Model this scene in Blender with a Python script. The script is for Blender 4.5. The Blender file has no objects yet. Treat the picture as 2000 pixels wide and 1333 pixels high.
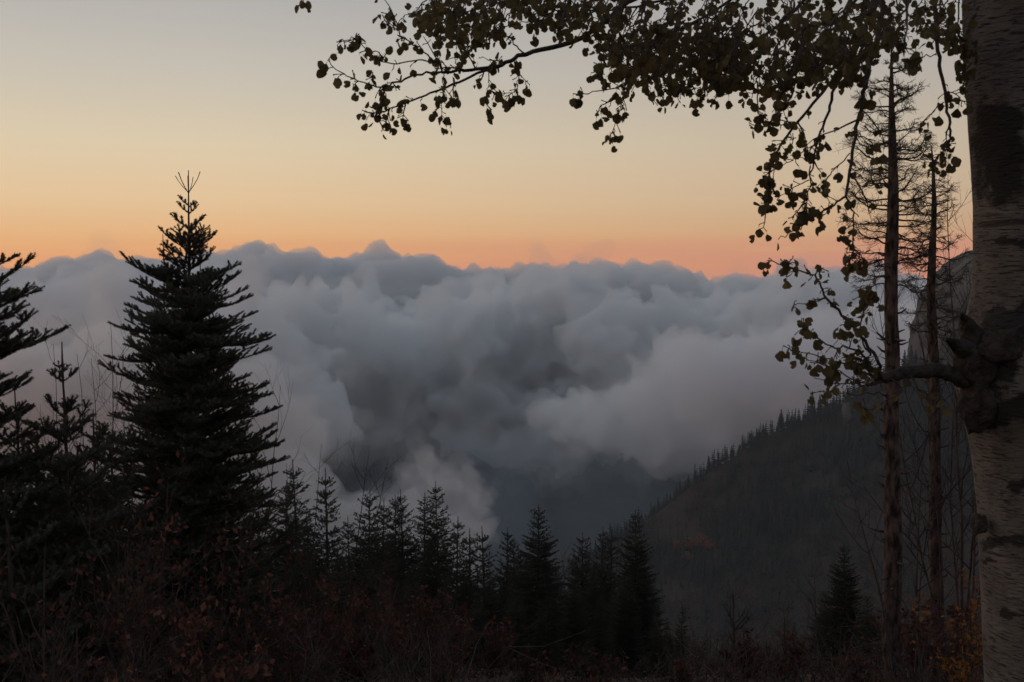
import bpy, bmesh, math, random
import numpy as np
from mathutils import Vector, Matrix, noise as mnoise

R = math.radians
rng = random.Random(7)
nrng = np.random.default_rng(7)
C = bpy.context.scene.collection
scene = bpy.context.scene

# ------------------------------------------------------------------ camera
EYE = Vector((0.0, 0.0, 1.7))
FPX = 1944.4            # focal length in pixels of a 2000 px wide frame (35 mm on 36 mm)
PITCH = R(4.3)
cam_d = bpy.data.cameras.new('camera')
cam_d.lens = 35.0
cam_d.sensor_width = 36.0
cam_d.clip_start = 0.05
cam_d.clip_end = 60000
cam_d.dof.use_dof = True
cam_d.dof.focus_distance = 16.0
cam_d.dof.aperture_fstop = 7.0
cam = bpy.data.objects.new('camera', cam_d)
cam.location = EYE
cam.rotation_euler = (R(90) - PITCH, 0, 0)
C.objects.link(cam)
scene.camera = cam

# ------------------------------------------------------------------ sky and light
SUN_AZ = R(-62)          # clockwise from +y; the glow lies to the left of the view
world = bpy.data.worlds.new('World')
scene.world = world
world.use_nodes = True
wn, wl = world.node_tree.nodes, world.node_tree.links
wn.clear()
w_out = wn.new('ShaderNodeOutputWorld')
w_tc = wn.new('ShaderNodeTexCoord')
w_sep = wn.new('ShaderNodeSeparateXYZ')
wl.new(w_tc.outputs['Generated'], w_sep.inputs[0])
def wmath(op, a, b=None, c=None, clamp=False):
    n = wn.new('ShaderNodeMath'); n.operation = op; n.use_clamp = clamp
    for k, v in enumerate((a, b, c)):
        if v is None: continue
        if isinstance(v, (int, float)): n.inputs[k].default_value = v
        else: wl.new(v, n.inputs[k])
    return n.outputs[0]
def wramp(fac, stops, mode='EASE'):
    n = wn.new('ShaderNodeValToRGB'); n.color_ramp.interpolation = mode
    el = n.color_ramp.elements
    while len(el) < len(stops): el.new(0.5)
    for e, (p, c) in zip(el, stops):
        e.position = p; e.color = (*c, 1)
    wl.new(fac, n.inputs[0])
    return n.outputs[0]
def wmix(mode, fac, a, b):
    n = wn.new('ShaderNodeMix'); n.data_type = 'RGBA'; n.blend_type = mode
    for s, v in ((n.inputs[0], fac), (n.inputs[6], a), (n.inputs[7], b)):
        if isinstance(v, (int, float)): s.default_value = v
        elif isinstance(v, tuple): s.default_value = (*v, 1)
        else: wl.new(v, s)
    return n.outputs[2]
# elevation (sine of it) 0..1
w_z = wmath('MAXIMUM', w_sep.outputs[2], 0.0)
warm = wramp(w_z, [(0.0, (0.80, 0.365, 0.165)), (0.022, (0.80, 0.43, 0.20)), (0.06, (0.78, 0.535, 0.315)), (0.115, (0.705, 0.575, 0.40)),
                   (0.185, (0.55, 0.50, 0.43)), (0.27, (0.40, 0.392, 0.392)), (0.5, (0.25, 0.28, 0.325)), (1.0, (0.14, 0.17, 0.21))], 'LINEAR')
cool = wramp(w_z, [(0.0, (0.17, 0.15, 0.17)), (0.1, (0.20, 0.17, 0.19)), (0.25, (0.20, 0.19, 0.21)), (0.5, (0.17, 0.20, 0.24)), (1.0, (0.14, 0.17, 0.21))], 'LINEAR')
# glow falls off away from the sunset azimuth
w_dot = wmath('ADD', wmath('MULTIPLY', w_sep.outputs[0], math.sin(SUN_AZ)), wmath('MULTIPLY', w_sep.outputs[1], math.cos(SUN_AZ)))
w_fac = wmath('SMOOTH_MAX', wmath('MULTIPLY_ADD', w_dot, 0.55, 0.62), 0.0, 0.2, clamp=True)
w_col = wmix('MIX', w_fac, cool, warm)
# faint rose veil low above the horizon, away from the glow
w_map = wn.new('ShaderNodeMapping'); w_map.inputs['Scale'].default_value = (2.5, 2.5, 60)
wl.new(w_tc.outputs['Generated'], w_map.inputs[0])
w_noi = wn.new('ShaderNodeTexNoise'); w_noi.inputs['Scale'].default_value = 1.3; w_noi.inputs['Detail'].default_value = 3
wl.new(w_map.outputs[0], w_noi.inputs['Vector'])
veil = wmath('MULTIPLY', wramp(w_z, [(0.0, (1, 1, 1)), (0.018, (0.9, 0.9, 0.9)), (0.034, (0, 0, 0))]),
             wramp(w_noi.outputs[0], [(0.30, (0.2, 0.2, 0.2)), (0.5, (1, 1, 1))]))
w_col = wmix('MIX', wmath('MULTIPLY', veil, wmath('MULTIPLY_ADD', w_dot, -0.75, 0.80, clamp=True)), w_col, (0.64, 0.27, 0.205))
# physical twilight sky on top
w_sky = wn.new('ShaderNodeTexSky'); w_sky.sky_type = 'NISHITA'; w_sky.sun_disc = False
w_sky.sun_elevation = R(1.0); w_sky.sun_rotation = SUN_AZ; w_sky.altitude = 1200
w_bg1 = wn.new('ShaderNodeBackground'); w_bg1.inputs['Strength'].default_value = 1.0
w_bg2 = wn.new('ShaderNodeBackground'); w_bg2.inputs['Strength'].default_value = 0.02
wl.new(w_col, w_bg1.inputs['Color']); wl.new(w_sky.outputs[0], w_bg2.inputs['Color'])
w_add = wn.new('ShaderNodeAddShader')
wl.new(w_bg1.outputs[0], w_add.inputs[0]); wl.new(w_bg2.outputs[0], w_add.inputs[1])
wl.new(w_add.outputs[0], w_out.inputs['Surface'])

sun_d = bpy.data.lights.new('sun', 'SUN')
sun_d.energy = 0.22
sun_d.angle = R(14)
sun_d.color = (1.0, 0.84, 0.72)
sun = bpy.data.objects.new('sun', sun_d)
sd = Vector((math.sin(SUN_AZ) * math.cos(R(24)), math.cos(SUN_AZ) * math.cos(R(24)), math.sin(R(24))))
sun.rotation_euler = sd.to_track_quat('Z', 'Y').to_euler()
C.objects.link(sun)

scene.view_settings.view_transform = 'Standard'
scene.view_settings.look = 'None'
scene.view_settings.exposure = 0.0
scene.view_settings.gamma = 1.0
scene.view_settings.use_curve_mapping = False
scene.render.engine = 'CYCLES'
cy = scene.cycles
cy.max_bounces = 12
cy.diffuse_bounces = 3
cy.glossy_bounces = 1
cy.transmission_bounces = 2
cy.transparent_max_bounces = 6
cy.volume_bounces = 9
cy.use_denoising = True
cy.sample_clamp_indirect = 2.0
cy.use_adaptive_sampling = True
cy.adaptive_threshold = 0.01
cy.caustics_reflective = False
cy.caustics_refractive = False

# ------------------------------------------------------------------ helpers
cp, sp_ = math.cos(PITCH), math.sin(PITCH)
def at(px, py, depth):
    """World point seen at a pixel of the 2000x1333 photograph, at a depth in metres along the optical axis."""
    u = (px - 1000.0) / FPX; v = (666.5 - py) / FPX
    return Vector((EYE.x + depth * u, EYE.y + depth * (cp + v * sp_), EYE.z + depth * (v * cp - sp_)))
def at_y(px, py, y):
    """World point seen at a pixel, on the upright plane at world distance y."""
    p = at(px, py, 1.0) - EYE
    return EYE + p * (y / p.y)
def pix(p):
    d = Vector(p) - EYE
    f = d.y * cp - d.z * sp_; u = d.y * sp_ + d.z * cp
    return 1000 + FPX * d.x / f, 666.5 - FPX * u / f, f

def mesh_np(name, verts, faces, mats=(), smooth=False, mat_idx=None):
    """Mesh from numpy arrays; faces is a list of (n,3) or (n,4) integer arrays."""
    me = bpy.data.meshes.new(name)
    verts = np.asarray(verts, dtype=np.float32).reshape(-1, 3)
    faces = [np.asarray(f, dtype=np.int32) for f in faces if len(f)]
    me.vertices.add(len(verts)); me.vertices.foreach_set('co', verts.ravel())
    loops = np.concatenate([f.ravel() for f in faces]) if faces else np.zeros(0, np.int32)
    sizes = np.concatenate([np.full(len(f), f.shape[1], np.int32) for f in faces]) if faces else np.zeros(0, np.int32)
    me.loops.add(len(loops)); me.loops.foreach_set('vertex_index', loops)
    me.polygons.add(len(sizes))
    starts = np.concatenate([[0], np.cumsum(sizes)[:-1]]).astype(np.int32) if len(sizes) else np.zeros(0, np.int32)
    me.polygons.foreach_set('loop_start', starts)
    me.polygons.foreach_set('loop_total', sizes)
    if mat_idx is not None: me.polygons.foreach_set('material_index', np.asarray(mat_idx, np.int32))
    me.polygons.foreach_set('use_smooth', np.full(len(sizes), smooth, dtype=bool))
    for m in mats: me.materials.append(m)
    me.update(calc_edges=True); me.validate(clean_customdata=False)
    return me

def link(name, data, parent=None, loc=None):
    o = bpy.data.objects.new(name, data); C.objects.link(o)
    if parent is not None: o.parent = parent
    if loc is not None: o.location = loc
    return o
def tag(o, label=None, cat=None, group=None, kind=None):
    for k, v in (('label', label), ('category', cat), ('group', group), ('kind', kind)):
        if v: o[k] = v
    return o
def empty(name, loc, label, cat, group=None, rz=0.0):
    o = bpy.data.objects.new(name, None); C.objects.link(o)
    o.empty_display_size = 0.3
    o.location = loc; o.rotation_euler = (0, 0, rz)
    return tag(o, label, cat, group)

class MB:
    """Collects tubes and loose triangles in numpy blocks; build() makes one mesh."""
    def __init__(s): s.v = []; s.t = []; s.q = []; s.n = 0
    def add(s, v, t=None, q=None):
        v = np.asarray(v, dtype=np.float64).reshape(-1, 3)
        if t is not None and len(t): s.t.append(np.asarray(t) + s.n)
        if q is not None and len(q): s.q.append(np.asarray(q) + s.n)
        s.v.append(v); s.n += len(v)
    def tube(s, pts, rad, sides=5, cap=True):
        P = np.asarray([tuple(p) for p in pts], dtype=np.float64); n = len(P)
        r = np.broadcast_to(np.asarray(rad, dtype=np.float64), (n,))
        T = np.empty_like(P); T[1:-1] = P[2:] - P[:-2]; T[0] = P[1] - P[0]; T[-1] = P[-1] - P[-2]
        T /= np.linalg.norm(T, axis=1)[:, None] + 1e-12
        m = T.mean(0); ref = np.array([1.0, 0, 0]) if abs(m[0]) < 0.6 * np.linalg.norm(m) + 1e-9 else np.array([0, 0, 1.0])
        A = np.cross(T, ref); A /= np.linalg.norm(A, axis=1)[:, None] + 1e-12
        B = np.cross(T, A)
        a = np.arange(sides) * 2 * math.pi / sides
        V = P[:, None] + r[:, None, None] * (np.cos(a)[None, :, None] * A[:, None] + np.sin(a)[None, :, None] * B[:, None])
        i = np.arange(n - 1)[:, None] * sides; j = np.arange(sides)[None]; k = (j + 1) % sides
        Q = np.stack([i + j, i + k, i + sides + k, i + sides + j], -1).reshape(-1, 4)
        V = V.reshape(-1, 3); t = None
        if cap:
            V = np.vstack([V, P[-1:]]); e = (n - 1) * sides
            t = np.stack([np.full(sides, n * sides), e + (np.arange(sides) + 1) % sides, e + np.arange(sides)], -1)
        s.add(V, t, Q)
    def mesh(s, name, mat, smooth=True):
        mats = mat if isinstance(mat, (list, tuple)) else [mat]
        V = np.vstack(s.v) if s.v else np.zeros((0, 3))
        return mesh_np(name, V, ([np.vstack(s.t)] if s.t else []) + ([np.vstack(s.q)] if s.q else []), mats, smooth)

# ------------------------------------------------------------------ materials
def mat_new(name):
    m = bpy.data.materials.new(name); m.use_nodes = True
    nt = m.node_tree; nt.nodes.clear()
    out = nt.nodes.new('ShaderNodeOutputMaterial')
    return m, nt, out
def mat_noise(name, c1, c2, scale, rough=0.85, detail=5, stretch=(1, 1, 1), bump=0.0, bump_scale=None, spec=0.2, lo=0.35, hi=0.65, rand=0.0, trans=0.0):
    m, nt, out = mat_new(name); N, L = nt.nodes, nt.links
    b = N.new('ShaderNodeBsdfPrincipled'); b.inputs['Roughness'].default_value = rough
    b.inputs['Specular IOR Level'].default_value = spec
    tc = N.new('ShaderNodeTexCoord'); mp = N.new('ShaderNodeMapping'); mp.inputs['Scale'].default_value = stretch
    L.new(tc.outputs['Object'], mp.inputs[0])
    no = N.new('ShaderNodeTexNoise'); no.inputs['Scale'].default_value = scale; no.inputs['Detail'].default_value = detail
    L.new(mp.outputs[0], no.inputs['Vector'])
    rp = N.new('ShaderNodeValToRGB'); e = rp.color_ramp.elements
    e[0].position = lo; e[0].color = (*c1, 1); e[1].position = hi; e[1].color = (*c2, 1)
    L.new(no.outputs[0], rp.inputs[0])
    col = rp.outputs[0]
    if rand:
        oi = N.new('ShaderNodeObjectInfo'); hv = N.new('ShaderNodeHueSaturation')
        mr = N.new('ShaderNodeMapRange'); mr.inputs[3].default_value = 1 - rand; mr.inputs[4].default_value = 1 + rand
        L.new(oi.outputs['Random'], mr.inputs[0]); L.new(mr.outputs[0], hv.inputs['Value']); L.new(col, hv.inputs['Color'])
        col = hv.outputs[0]
    L.new(col, b.inputs['Base Color'])
    if bump:
        n2 = N.new('ShaderNodeTexNoise'); n2.inputs['Scale'].default_value = bump_scale or scale * 3; n2.inputs['Detail'].default_value = 6
        L.new(mp.outputs[0], n2.inputs['Vector'])
        bp = N.new('ShaderNodeBump'); bp.inputs['Strength'].default_value = bump; bp.inputs['Distance'].default_value = 0.02
        L.new(n2.outputs[0], bp.inputs['Height']); L.new(bp.outputs[0], b.inputs['Normal'])
    if trans:
        tr = N.new('ShaderNodeBsdfTranslucent'); L.new(col, tr.inputs['Color'])
        mx = N.new('ShaderNodeMixShader'); mx.inputs[0].default_value = trans
        L.new(b.outputs[0], mx.inputs[1]); L.new(tr.outputs[0], mx.inputs[2]); L.new(mx.outputs[0], out.inputs['Surface'])
    else:
        L.new(b.outputs[0], out.inputs['Surface'])
    return m
def mat_volume(name, color, density, aniso=0.0, absorb=None):
    m, nt, out = mat_new(name)
    v = nt.nodes.new('ShaderNodeVolumePrincipled')
    v.inputs['Color'].default_value = (*color, 1); v.inputs['Density'].default_value = density
    v.inputs['Anisotropy'].default_value = aniso
    if absorb: v.inputs['Absorption Color'].default_value = (*absorb, 1)
    nt.links.new(v.outputs[0], out.inputs['Volume'])
    try: m.volume_intersection_method = 'FAST'
    except Exception: pass
    return m

M = {}
M['needles'] = mat_noise('fir_needles', (0.048, 0.050, 0.036), (0.092, 0.088, 0.062), 3.0, 0.7, rand=0.2)
M['far_needles'] = mat_noise('conifer_needles', (0.044, 0.046, 0.036), (0.085, 0.080, 0.058), 0.8, 0.8, rand=0.3)
M['bark'] = mat_noise('fir_bark', (0.045, 0.034, 0.028), (0.11, 0.085, 0.07), 14, 0.9, stretch=(1, 1, 0.25), bump=0.5)
M['twig'] = mat_noise('twig_bark', (0.045, 0.032, 0.027), (0.095, 0.065, 0.052), 9, 0.85)
M['ground'] = mat_noise('forest_floor', (0.022, 0.017, 0.015), (0.058, 0.040, 0.030), 0.9, 0.95, detail=8, bump=0.6)
M['hill'] = mat_noise('hillside_soil', (0.030, 0.028, 0.025), (0.065, 0.052, 0.042), 0.03, 0.95, detail=8)
M['far_hill'] = mat_noise('valley_forest_floor', (0.030, 0.034, 0.034), (0.055, 0.055, 0.050), 0.01, 0.95, detail=8)

# ------------------------------------------------------------------ terrain
def interp(x, pts):
    xs, ys = zip(*pts); return np.interp(x, xs, ys)
BASE = [(-60, 6), (-8, 0.4), (-2, 0), (1.5, -0.1), (4, -0.9), (14, -4.3), (25, -8.6), (40, -14.6), (60, -24), (120, -60), (250, -150), (400, -240), (600, -322), (850, -390), (1150, -412)]
RIDGE_Y = 850.0
RIDGE_PX = [(900, 1330), (1100, 1140), (1180, 1066), (1270, 1006), (1400, 926), (1500, 866), (1600, 808), (1660, 780), (1720, 748), (1800, 726), (1900, 700), (2050, 640), (2200, 600), (2600, 560)]
RIDGE = [tuple(at(px, py, RIDGE_Y)[k] for k in (0, 2)) for px, py in RIDGE_PX]
def fnoise(x, y, s, seed=0.0, oct=4):
    return mnoise.fractal(Vector((x * s + seed, y * s - seed, seed * 0.37)), 1.0, 2.0, oct)
def ground_z(x, y, detail=True):
    b = float(interp(y, BASE))
    b += 0.02 * max(0, abs(x) - 6) * min(1.0, max(0.0, y) / 60.0) * 0.4
    hz = float(interp(x, RIDGE))
    dy = y - RIDGE_Y - 0.08 * (x - 250)
    r = hz - (0.36 * -dy if dy < 0 else 0.55 * dy)
    k = 14.0
    if y > 200:
        h = max(b, r) + k * math.exp(-abs(b - r) / k) * 0.25
    else: h = b
    if detail:
        if y > 150: h += fnoise(x, y, 0.012, 3.1) * 7.0 * min(1, (y - 150) / 200, max(0, 1152 - y) / 150)
        else:
            h += fnoise(x, y, 0.35, 1.7, 3) * 0.10 * min(1, max(0, y - 1) / 5)
            if y > 20: h += fnoise(x, y, 0.05, 5.0, 3) * 0.8 * min(1, (y - 20) / 40)
    return h

def grid_mesh(name, xs_of_t, ys, zf, mat):
    n = len(ys); m = 0; V = []
    for y in ys:
        row = xs_of_t(y); m = len(row)
        for x in row: V.append((x, y, zf(x, y)))
    i = np.arange(n - 1)[:, None] * m + np.arange(m - 1)[None]
    Q = np.stack([i, i + 1, i + m + 1, i + m], -1).reshape(-1, 4)
    return mesh_np(name, V, [Q], [mat], True)
t = np.linspace(-1, 1, 150)
ys = np.concatenate([np.linspace(-55, 0, 14), np.linspace(0.4, 30, 50), np.geomspace(31, 320, 60), np.linspace(330, 1150, 110)])
terrain = link('ground', grid_mesh('ground', lambda y: np.sign(t) * np.abs(t) ** (1.0 + 1.6 * max(0, 1 - max(y, 0) / 500)) * 830, ys, ground_z, M['ground']))
tag(terrain, kind='structure')
ys2 = np.linspace(1125, 9000, 60)
def far_z(x, y): return -420 - 230 * min(1, (y - 1125) / 1200) + fnoise(x, y, 0.002, 9.0) * 8 * min(1, (y - 1125) / 900)
far = link('valley_terrain', grid_mesh('valley_terrain', lambda y: np.linspace(-1, 1, 80) * 7000, ys2, far_z, M['far_hill']))
tag(far, kind='structure')

# ------------------------------------------------------------------ haze
def box_mesh(name, a, b, mat):
    (x0, y0, z0), (x1, y1, z1) = a, b
    v = [(x0, y0, z0), (x1, y0, z0), (x1, y1, z0), (x0, y1, z0), (x0, y0, z1), (x1, y0, z1), (x1, y1, z1), (x0, y1, z1)]
    f = [(0, 3, 2, 1), (4, 5, 6, 7), (0, 1, 5, 4), (1, 2, 6, 5), (2, 3, 7, 6), (3, 0, 4, 7)]
    return mesh_np(name, v, [np.array(f)], [mat])
M['haze'] = mat_volume('valley_haze', (0.80, 0.87, 0.95), 0.00011)
haze = link('haze', box_mesh('haze', (-835, -58, -426), (835, 1154, 62), M['haze']))
tag(haze, 'thin blue grey evening haze filling the valley', 'haze', kind='stuff')

# ------------------------------------------------------------------ clouds
def cloud(name, puffs, voxel, mat, label, cat='cloud', amp=0.25, scale=1.0, seed=0.0, squash=1.0, sub=2):
    """A soft closed body of merged billows; puffs = list of (centre, radius)."""
    bm = bmesh.new()
    for c, r in puffs:
        bmesh.ops.create_icosphere(bm, subdivisions=sub, radius=r, matrix=Matrix.Translation(c) @ Matrix.Diagonal((1, 1, squash, 1)))
    me = bpy.data.meshes.new(name); bm.to_mesh(me); bm.free()
    o = bpy.data.objects.new(name, me); C.objects.link(o)
    md = o.modifiers.new('merge', 'REMESH'); md.mode = 'VOXEL'; md.voxel_size = voxel
    dg = bpy.context.evaluated_depsgraph_get()
    me2 = bpy.data.meshes.new_from_object(o.evaluated_get(dg))
    o.modifiers.clear(); o.data = me2; bpy.data.meshes.remove(me); me2.name = name
    n = len(me2.vertices); co = np.empty(n * 3, np.float32); no = np.empty(n * 3, np.float32)
    me2.vertices.foreach_get('co', co); me2.vertices.foreach_get('normal', no)
    co = co.reshape(-1, 3); no = no.reshape(-1, 3)
    rm = np.mean([r for _, r in puffs])
    d = np.empty(n, np.float32)
    f1 = scale / rm
    for i in range(n):
        p = Vector(co[i]) * f1 + Vector((seed, seed * 1.7, 0))
        w = p + 0.5 * mnoise.noise_vector(p * 0.9) + 0.2 * mnoise.noise_vector(p * 2.3)
        a = 0.55 - mnoise.voronoi(w * 1.1)[0][0]
        b = 0.5 - mnoise.voronoi(w * 2.6)[0][0]
        c = 0.5 - mnoise.voronoi((w + 0.1 * mnoise.noise_vector(p * 5.0)) * 6.0)[0][0]
        e = mnoise.fractal(p * 3.0, 0.9, 2.1, 3)
        d[i] = a * 0.9 + b * 0.62 + c * 0.34 + e * 0.40 + 0.20 * mnoise.fractal(p * 11.0, 0.8, 2.1, 2)
    co = co + no * (d * amp * rm)[:, None]
    me2.vertices.foreach_set('co', co.ravel()); me2.update()
    md = o.modifiers.new('merge', 'REMESH'); md.mode = 'VOXEL'; md.voxel_size = voxel * 0.9    # clears folds left by the displacement
    me3 = bpy.data.meshes.new_from_object(o.evaluated_get(bpy.context.evaluated_depsgraph_get()))
    o.modifiers.clear(); o.data = me3; bpy.data.meshes.remove(me2); me2 = me3; me2.name = name
    me2.polygons.foreach_set('use_smooth', np.ones(len(me2.polygons), bool))
    me2.materials.clear(); me2.materials.append(mat); me2.update()
    tag(o, label, cat, kind='stuff')
    return o
def veil(parent, puffs, voxel, mat, amp, scale, seed, squash=1.0):
    o = cloud('veil', puffs, voxel, mat, None, None, amp, scale, seed, squash)
    o.parent = parent
    return o
def puff_px(px, py, depth, rpx):
    return (at(px, py, depth), rpx / FPX * depth)

CW = (0.968, 0.978, 0.99)
cr = random.Random(11)
# far bank: the sea of cloud out to the horizon
M['cloud_far'] = mat_volume('far_cloud', CW, 0.019, 0.0)
top = [(-500, 540), (0, 515), (60, 520), (150, 500), (280, 495), (420, 490), (500, 485), (565, 478), (620, 492), (700, 500), (760, 490), (830, 492), (880, 515), (960, 522), (1020, 520), (1120, 522), (1180, 515), (1265, 506), (1320, 520), (1350, 535), (1420, 545), (1500, 542), (1600, 535), (1750, 540), (2000, 545), (2600, 540)]
pf = []
for px in range(-450, 2600, 38):
    ty = float(interp(px, top)) + 8
    d = cr.uniform(4300, 5200); r = cr.uniform(34, 62)
    pf.append(puff_px(px + cr.uniform(-14, 14), ty + r * 0.92 + cr.uniform(-2, 5), d, r))
    pf.append(puff_px(px + cr.uniform(-14, 14), ty + 62 + cr.uniform(0, 30), d, 80))
    pf.append(puff_px(px + cr.uniform(-14, 14), ty + 150 + cr.uniform(0, 30), d, 100))
far_cloud = cloud('cloud_bank', pf, 22, M['cloud_far'], 'long grey cloud bank along the orange horizon', amp=0.50, scale=0.95, seed=2.0)

# middle billows
M['cloud_mid'] = mat_volume('billow_cloud', CW, 0.026, 0.0)
pf = []
mid_top = [(-500, 560), (0, 560), (120, 545), (300, 520), (480, 520), (560, 560), (640, 570), (720, 545), (800, 600), (870, 560), (960, 540), (1100, 525), (1250, 600), (1350, 590), (1500, 560), (1700, 560), (2300, 560)]
for k in range(300):
    px = cr.uniform(-450, 2250)
    f = cr.random() ** 1.1
    ty = float(interp(px, mid_top))
    r = cr.choice((36, 46, 58, 72, 90, 120)) * cr.uniform(0.85, 1.15)
    y = ty + r * 0.9 + f * (820 - ty - r * 0.4)
    hollow = math.exp(-((px - 860) / 260.0) ** 2)
    d = 3700 - (1300 - 700 * hollow) * f + cr.uniform(-350, 350)
    lim = 930 - 60 * hollow
    if y + r > lim: y = lim - r
    pf.append(puff_px(px, y, d, r))
for px, py, r in [(700, 655, 62), (570, 640, 66), (500, 625, 60), (1090, 610, 100), (990, 650, 80), (1190, 680, 90), (1060, 740, 90), (890, 640, 70), (760, 700, 60), (930, 800, 80), (1330, 640, 60), (1560, 620, 80), (1470, 640, 70), (1690, 610, 90)]:
    pf.append(puff_px(px, py, 2700 + cr.uniform(-150, 150), r))
for k in range(26):
    px = cr.uniform(640, 1120); r = cr.uniform(55, 95)
    pf.append(puff_px(px, cr.uniform(720, 860 - r), 3000 + cr.uniform(-250, 250), r))
for px, py, r in [(455, 640, 75), (520, 690, 66), (565, 735, 58), (610, 780, 50), (645, 830, 44), (560, 800, 70), (480, 760, 90), (380, 660, 90), (250, 650, 95), (100, 660, 100), (-60, 650, 110), (420, 800, 120), (250, 800, 140)]:
    pf.append(puff_px(px, py, 2050 + cr.uniform(-60, 60), r))
pf_mid = list(pf)
mid_cloud = cloud('cloud_mass', pf, 15, M['cloud_mid'], 'heaped grey billows of cloud filling the valley', amp=1.2, scale=1.0, seed=5.0)

# bright bank in front of the ridge on the right
M['cloud_near'] = mat_volume('pale_cloud', CW, 0.019, 0.0)
pf = []
for px, py, r in [(1340, 735, 75), (1395, 745, 70), (1440, 760, 90), (1520, 730, 95), (1600, 700, 90), (1680, 690, 90), (1780, 700, 110), (1900, 690, 120), (2050, 690, 130),
                  (1250, 800, 62), (1180, 815, 50), (1120, 815, 36), (1300, 830, 60), (1390, 830, 65), (1480, 835, 60), (1570, 820, 80), (1660, 820, 90), (1800, 830, 120), (1980, 830, 140), (1220, 850, 30), (1420, 870, 36), (1085, 805, 24), (1058, 792, 17), (1135, 850, 24), (1170, 865, 22), (1290, 868, 30), (1340, 862, 36), (1105, 835, 18), (1375, 690, 40), (1330, 690, 36)]:
    d = 1750 + cr.uniform(-90, 90)
    pf.append(puff_px(px, py, d, r))
    pf.append(puff_px(px + cr.uniform(-30, 30), py + cr.uniform(-5, 25), d + 130, r))
pf_near = list(pf)
near_cloud = cloud('pale_cloud', pf, 9, M['cloud_near'], 'bright pale cloud rolling over the wooded ridge beside the cliff', amp=1.2, scale=0.9, seed=8.0)

# rosy mist rising from the valley behind the small firs
M['mist'] = mat_volume('rosy_mist', (1.0, 0.972, 0.958), 0.03, 0.0)
pf = []
for px, py, r in [(480, 790, 85), (410, 770, 90), (310, 780, 115), (200, 780, 130), (60, 790, 140), (-120, 800, 150), (550, 850, 68), (520, 900, 95), (575, 930, 62), (615, 985, 62), (540, 1010, 120), (400, 930, 150), (200, 960, 170), (0, 980, 180), (-200, 1000, 190),
                  (700, 1010, 55), (760, 1030, 60), (830, 1040, 60), (890, 1060, 60), (700, 1090, 90), (820, 1120, 80), (560, 1120, 120)]:
    d = 1330 + cr.uniform(-60, 60)
    pf.append(puff_px(px, py, d, r))
pf_mist = list(pf)
mist = cloud('mist', pf, 9, M['mist'], 'pinkish mist rising behind the small firs', 'mist', amp=0.85, scale=1.0, seed=12.0)
M['wisp'] = mat_volume('wisp_mist', (1.0, 0.972, 0.958), 0.016, 0.2)
pf = []
for px, py, r in [(830, 905, 26), (805, 930, 30), (850, 925, 30), (885, 935, 28), (915, 945, 24), (935, 970, 26), (870, 965, 36), (820, 970, 34), (940, 1005, 26), (900, 1005, 40), (850, 1020, 44), (955, 1040, 26), (770, 985, 26), (730, 975, 22), (700, 985, 26)]:
    d = 1300 + cr.uniform(-40, 40)
    pf.append(puff_px(px, py, d, r))
wisp = cloud('mist_wisp', pf, 4.5, M['wisp'], 'ragged wisp of mist curling above the fir tops', 'mist', amp=1.5, scale=0.6, seed=17.0)

M['veil'] = mat_volume('cloud_veil', CW, 0.0017, 0.1)
grow = lambda L, k, n=1.0: [(c, r * k) for c, r in L if cr.random() < n]
veil(mid_cloud, grow([p for p in pf_mid if p[1] < 190], 1.10, 0.6), 20, M['veil'], 2.0, 0.8, 31.0)
veil(near_cloud, grow(pf_near, 1.08), 10, M['veil'], 1.8, 0.8, 37.0)
tat = []
for k in range(46):
    tat.append(puff_px(cr.uniform(640, 1480), cr.uniform(840, 915), cr.uniform(2100, 2500), cr.uniform(24, 52)))
M['tatter'] = mat_volume('cloud_tatter', CW, 0.0016, 0.1)
veil(mid_cloud, tat, 14, M['tatter'], 2.0, 0.6, 51.0)
low = [puff_px(px + cr.uniform(-40, 40), py + cr.uniform(-15, 15), cr.uniform(1550, 2050), r) for px, py, r in [(900, 960, 120), (1050, 940, 110), (1200, 940, 110), (1350, 930, 100), (980, 1040, 130), (1130, 1030, 130), (1280, 1010, 120), (760, 1000, 110), (1450, 900, 80)]]
M['low_mist'] = mat_volume('blue_valley_mist', (0.66, 0.84, 1.0), 0.0009, 0.0)
cloud('valley_mist', low, 22, M['low_mist'], 'dim blue mist lying in the shadowed valley under the cloud', 'mist', amp=0.8, scale=0.7, seed=61.0)
M['mist_veil'] = mat_volume('mist_veil', (1.0, 0.972, 0.958), 0.004, 0.1)
veil(mist, grow(pf_mist[:12], 1.12), 8, M['mist_veil'], 1.6, 0.8, 41.0)
veil(wisp, grow(pf, 1.25), 4, M['mist_veil'], 2.2, 0.6, 43.0)

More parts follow.
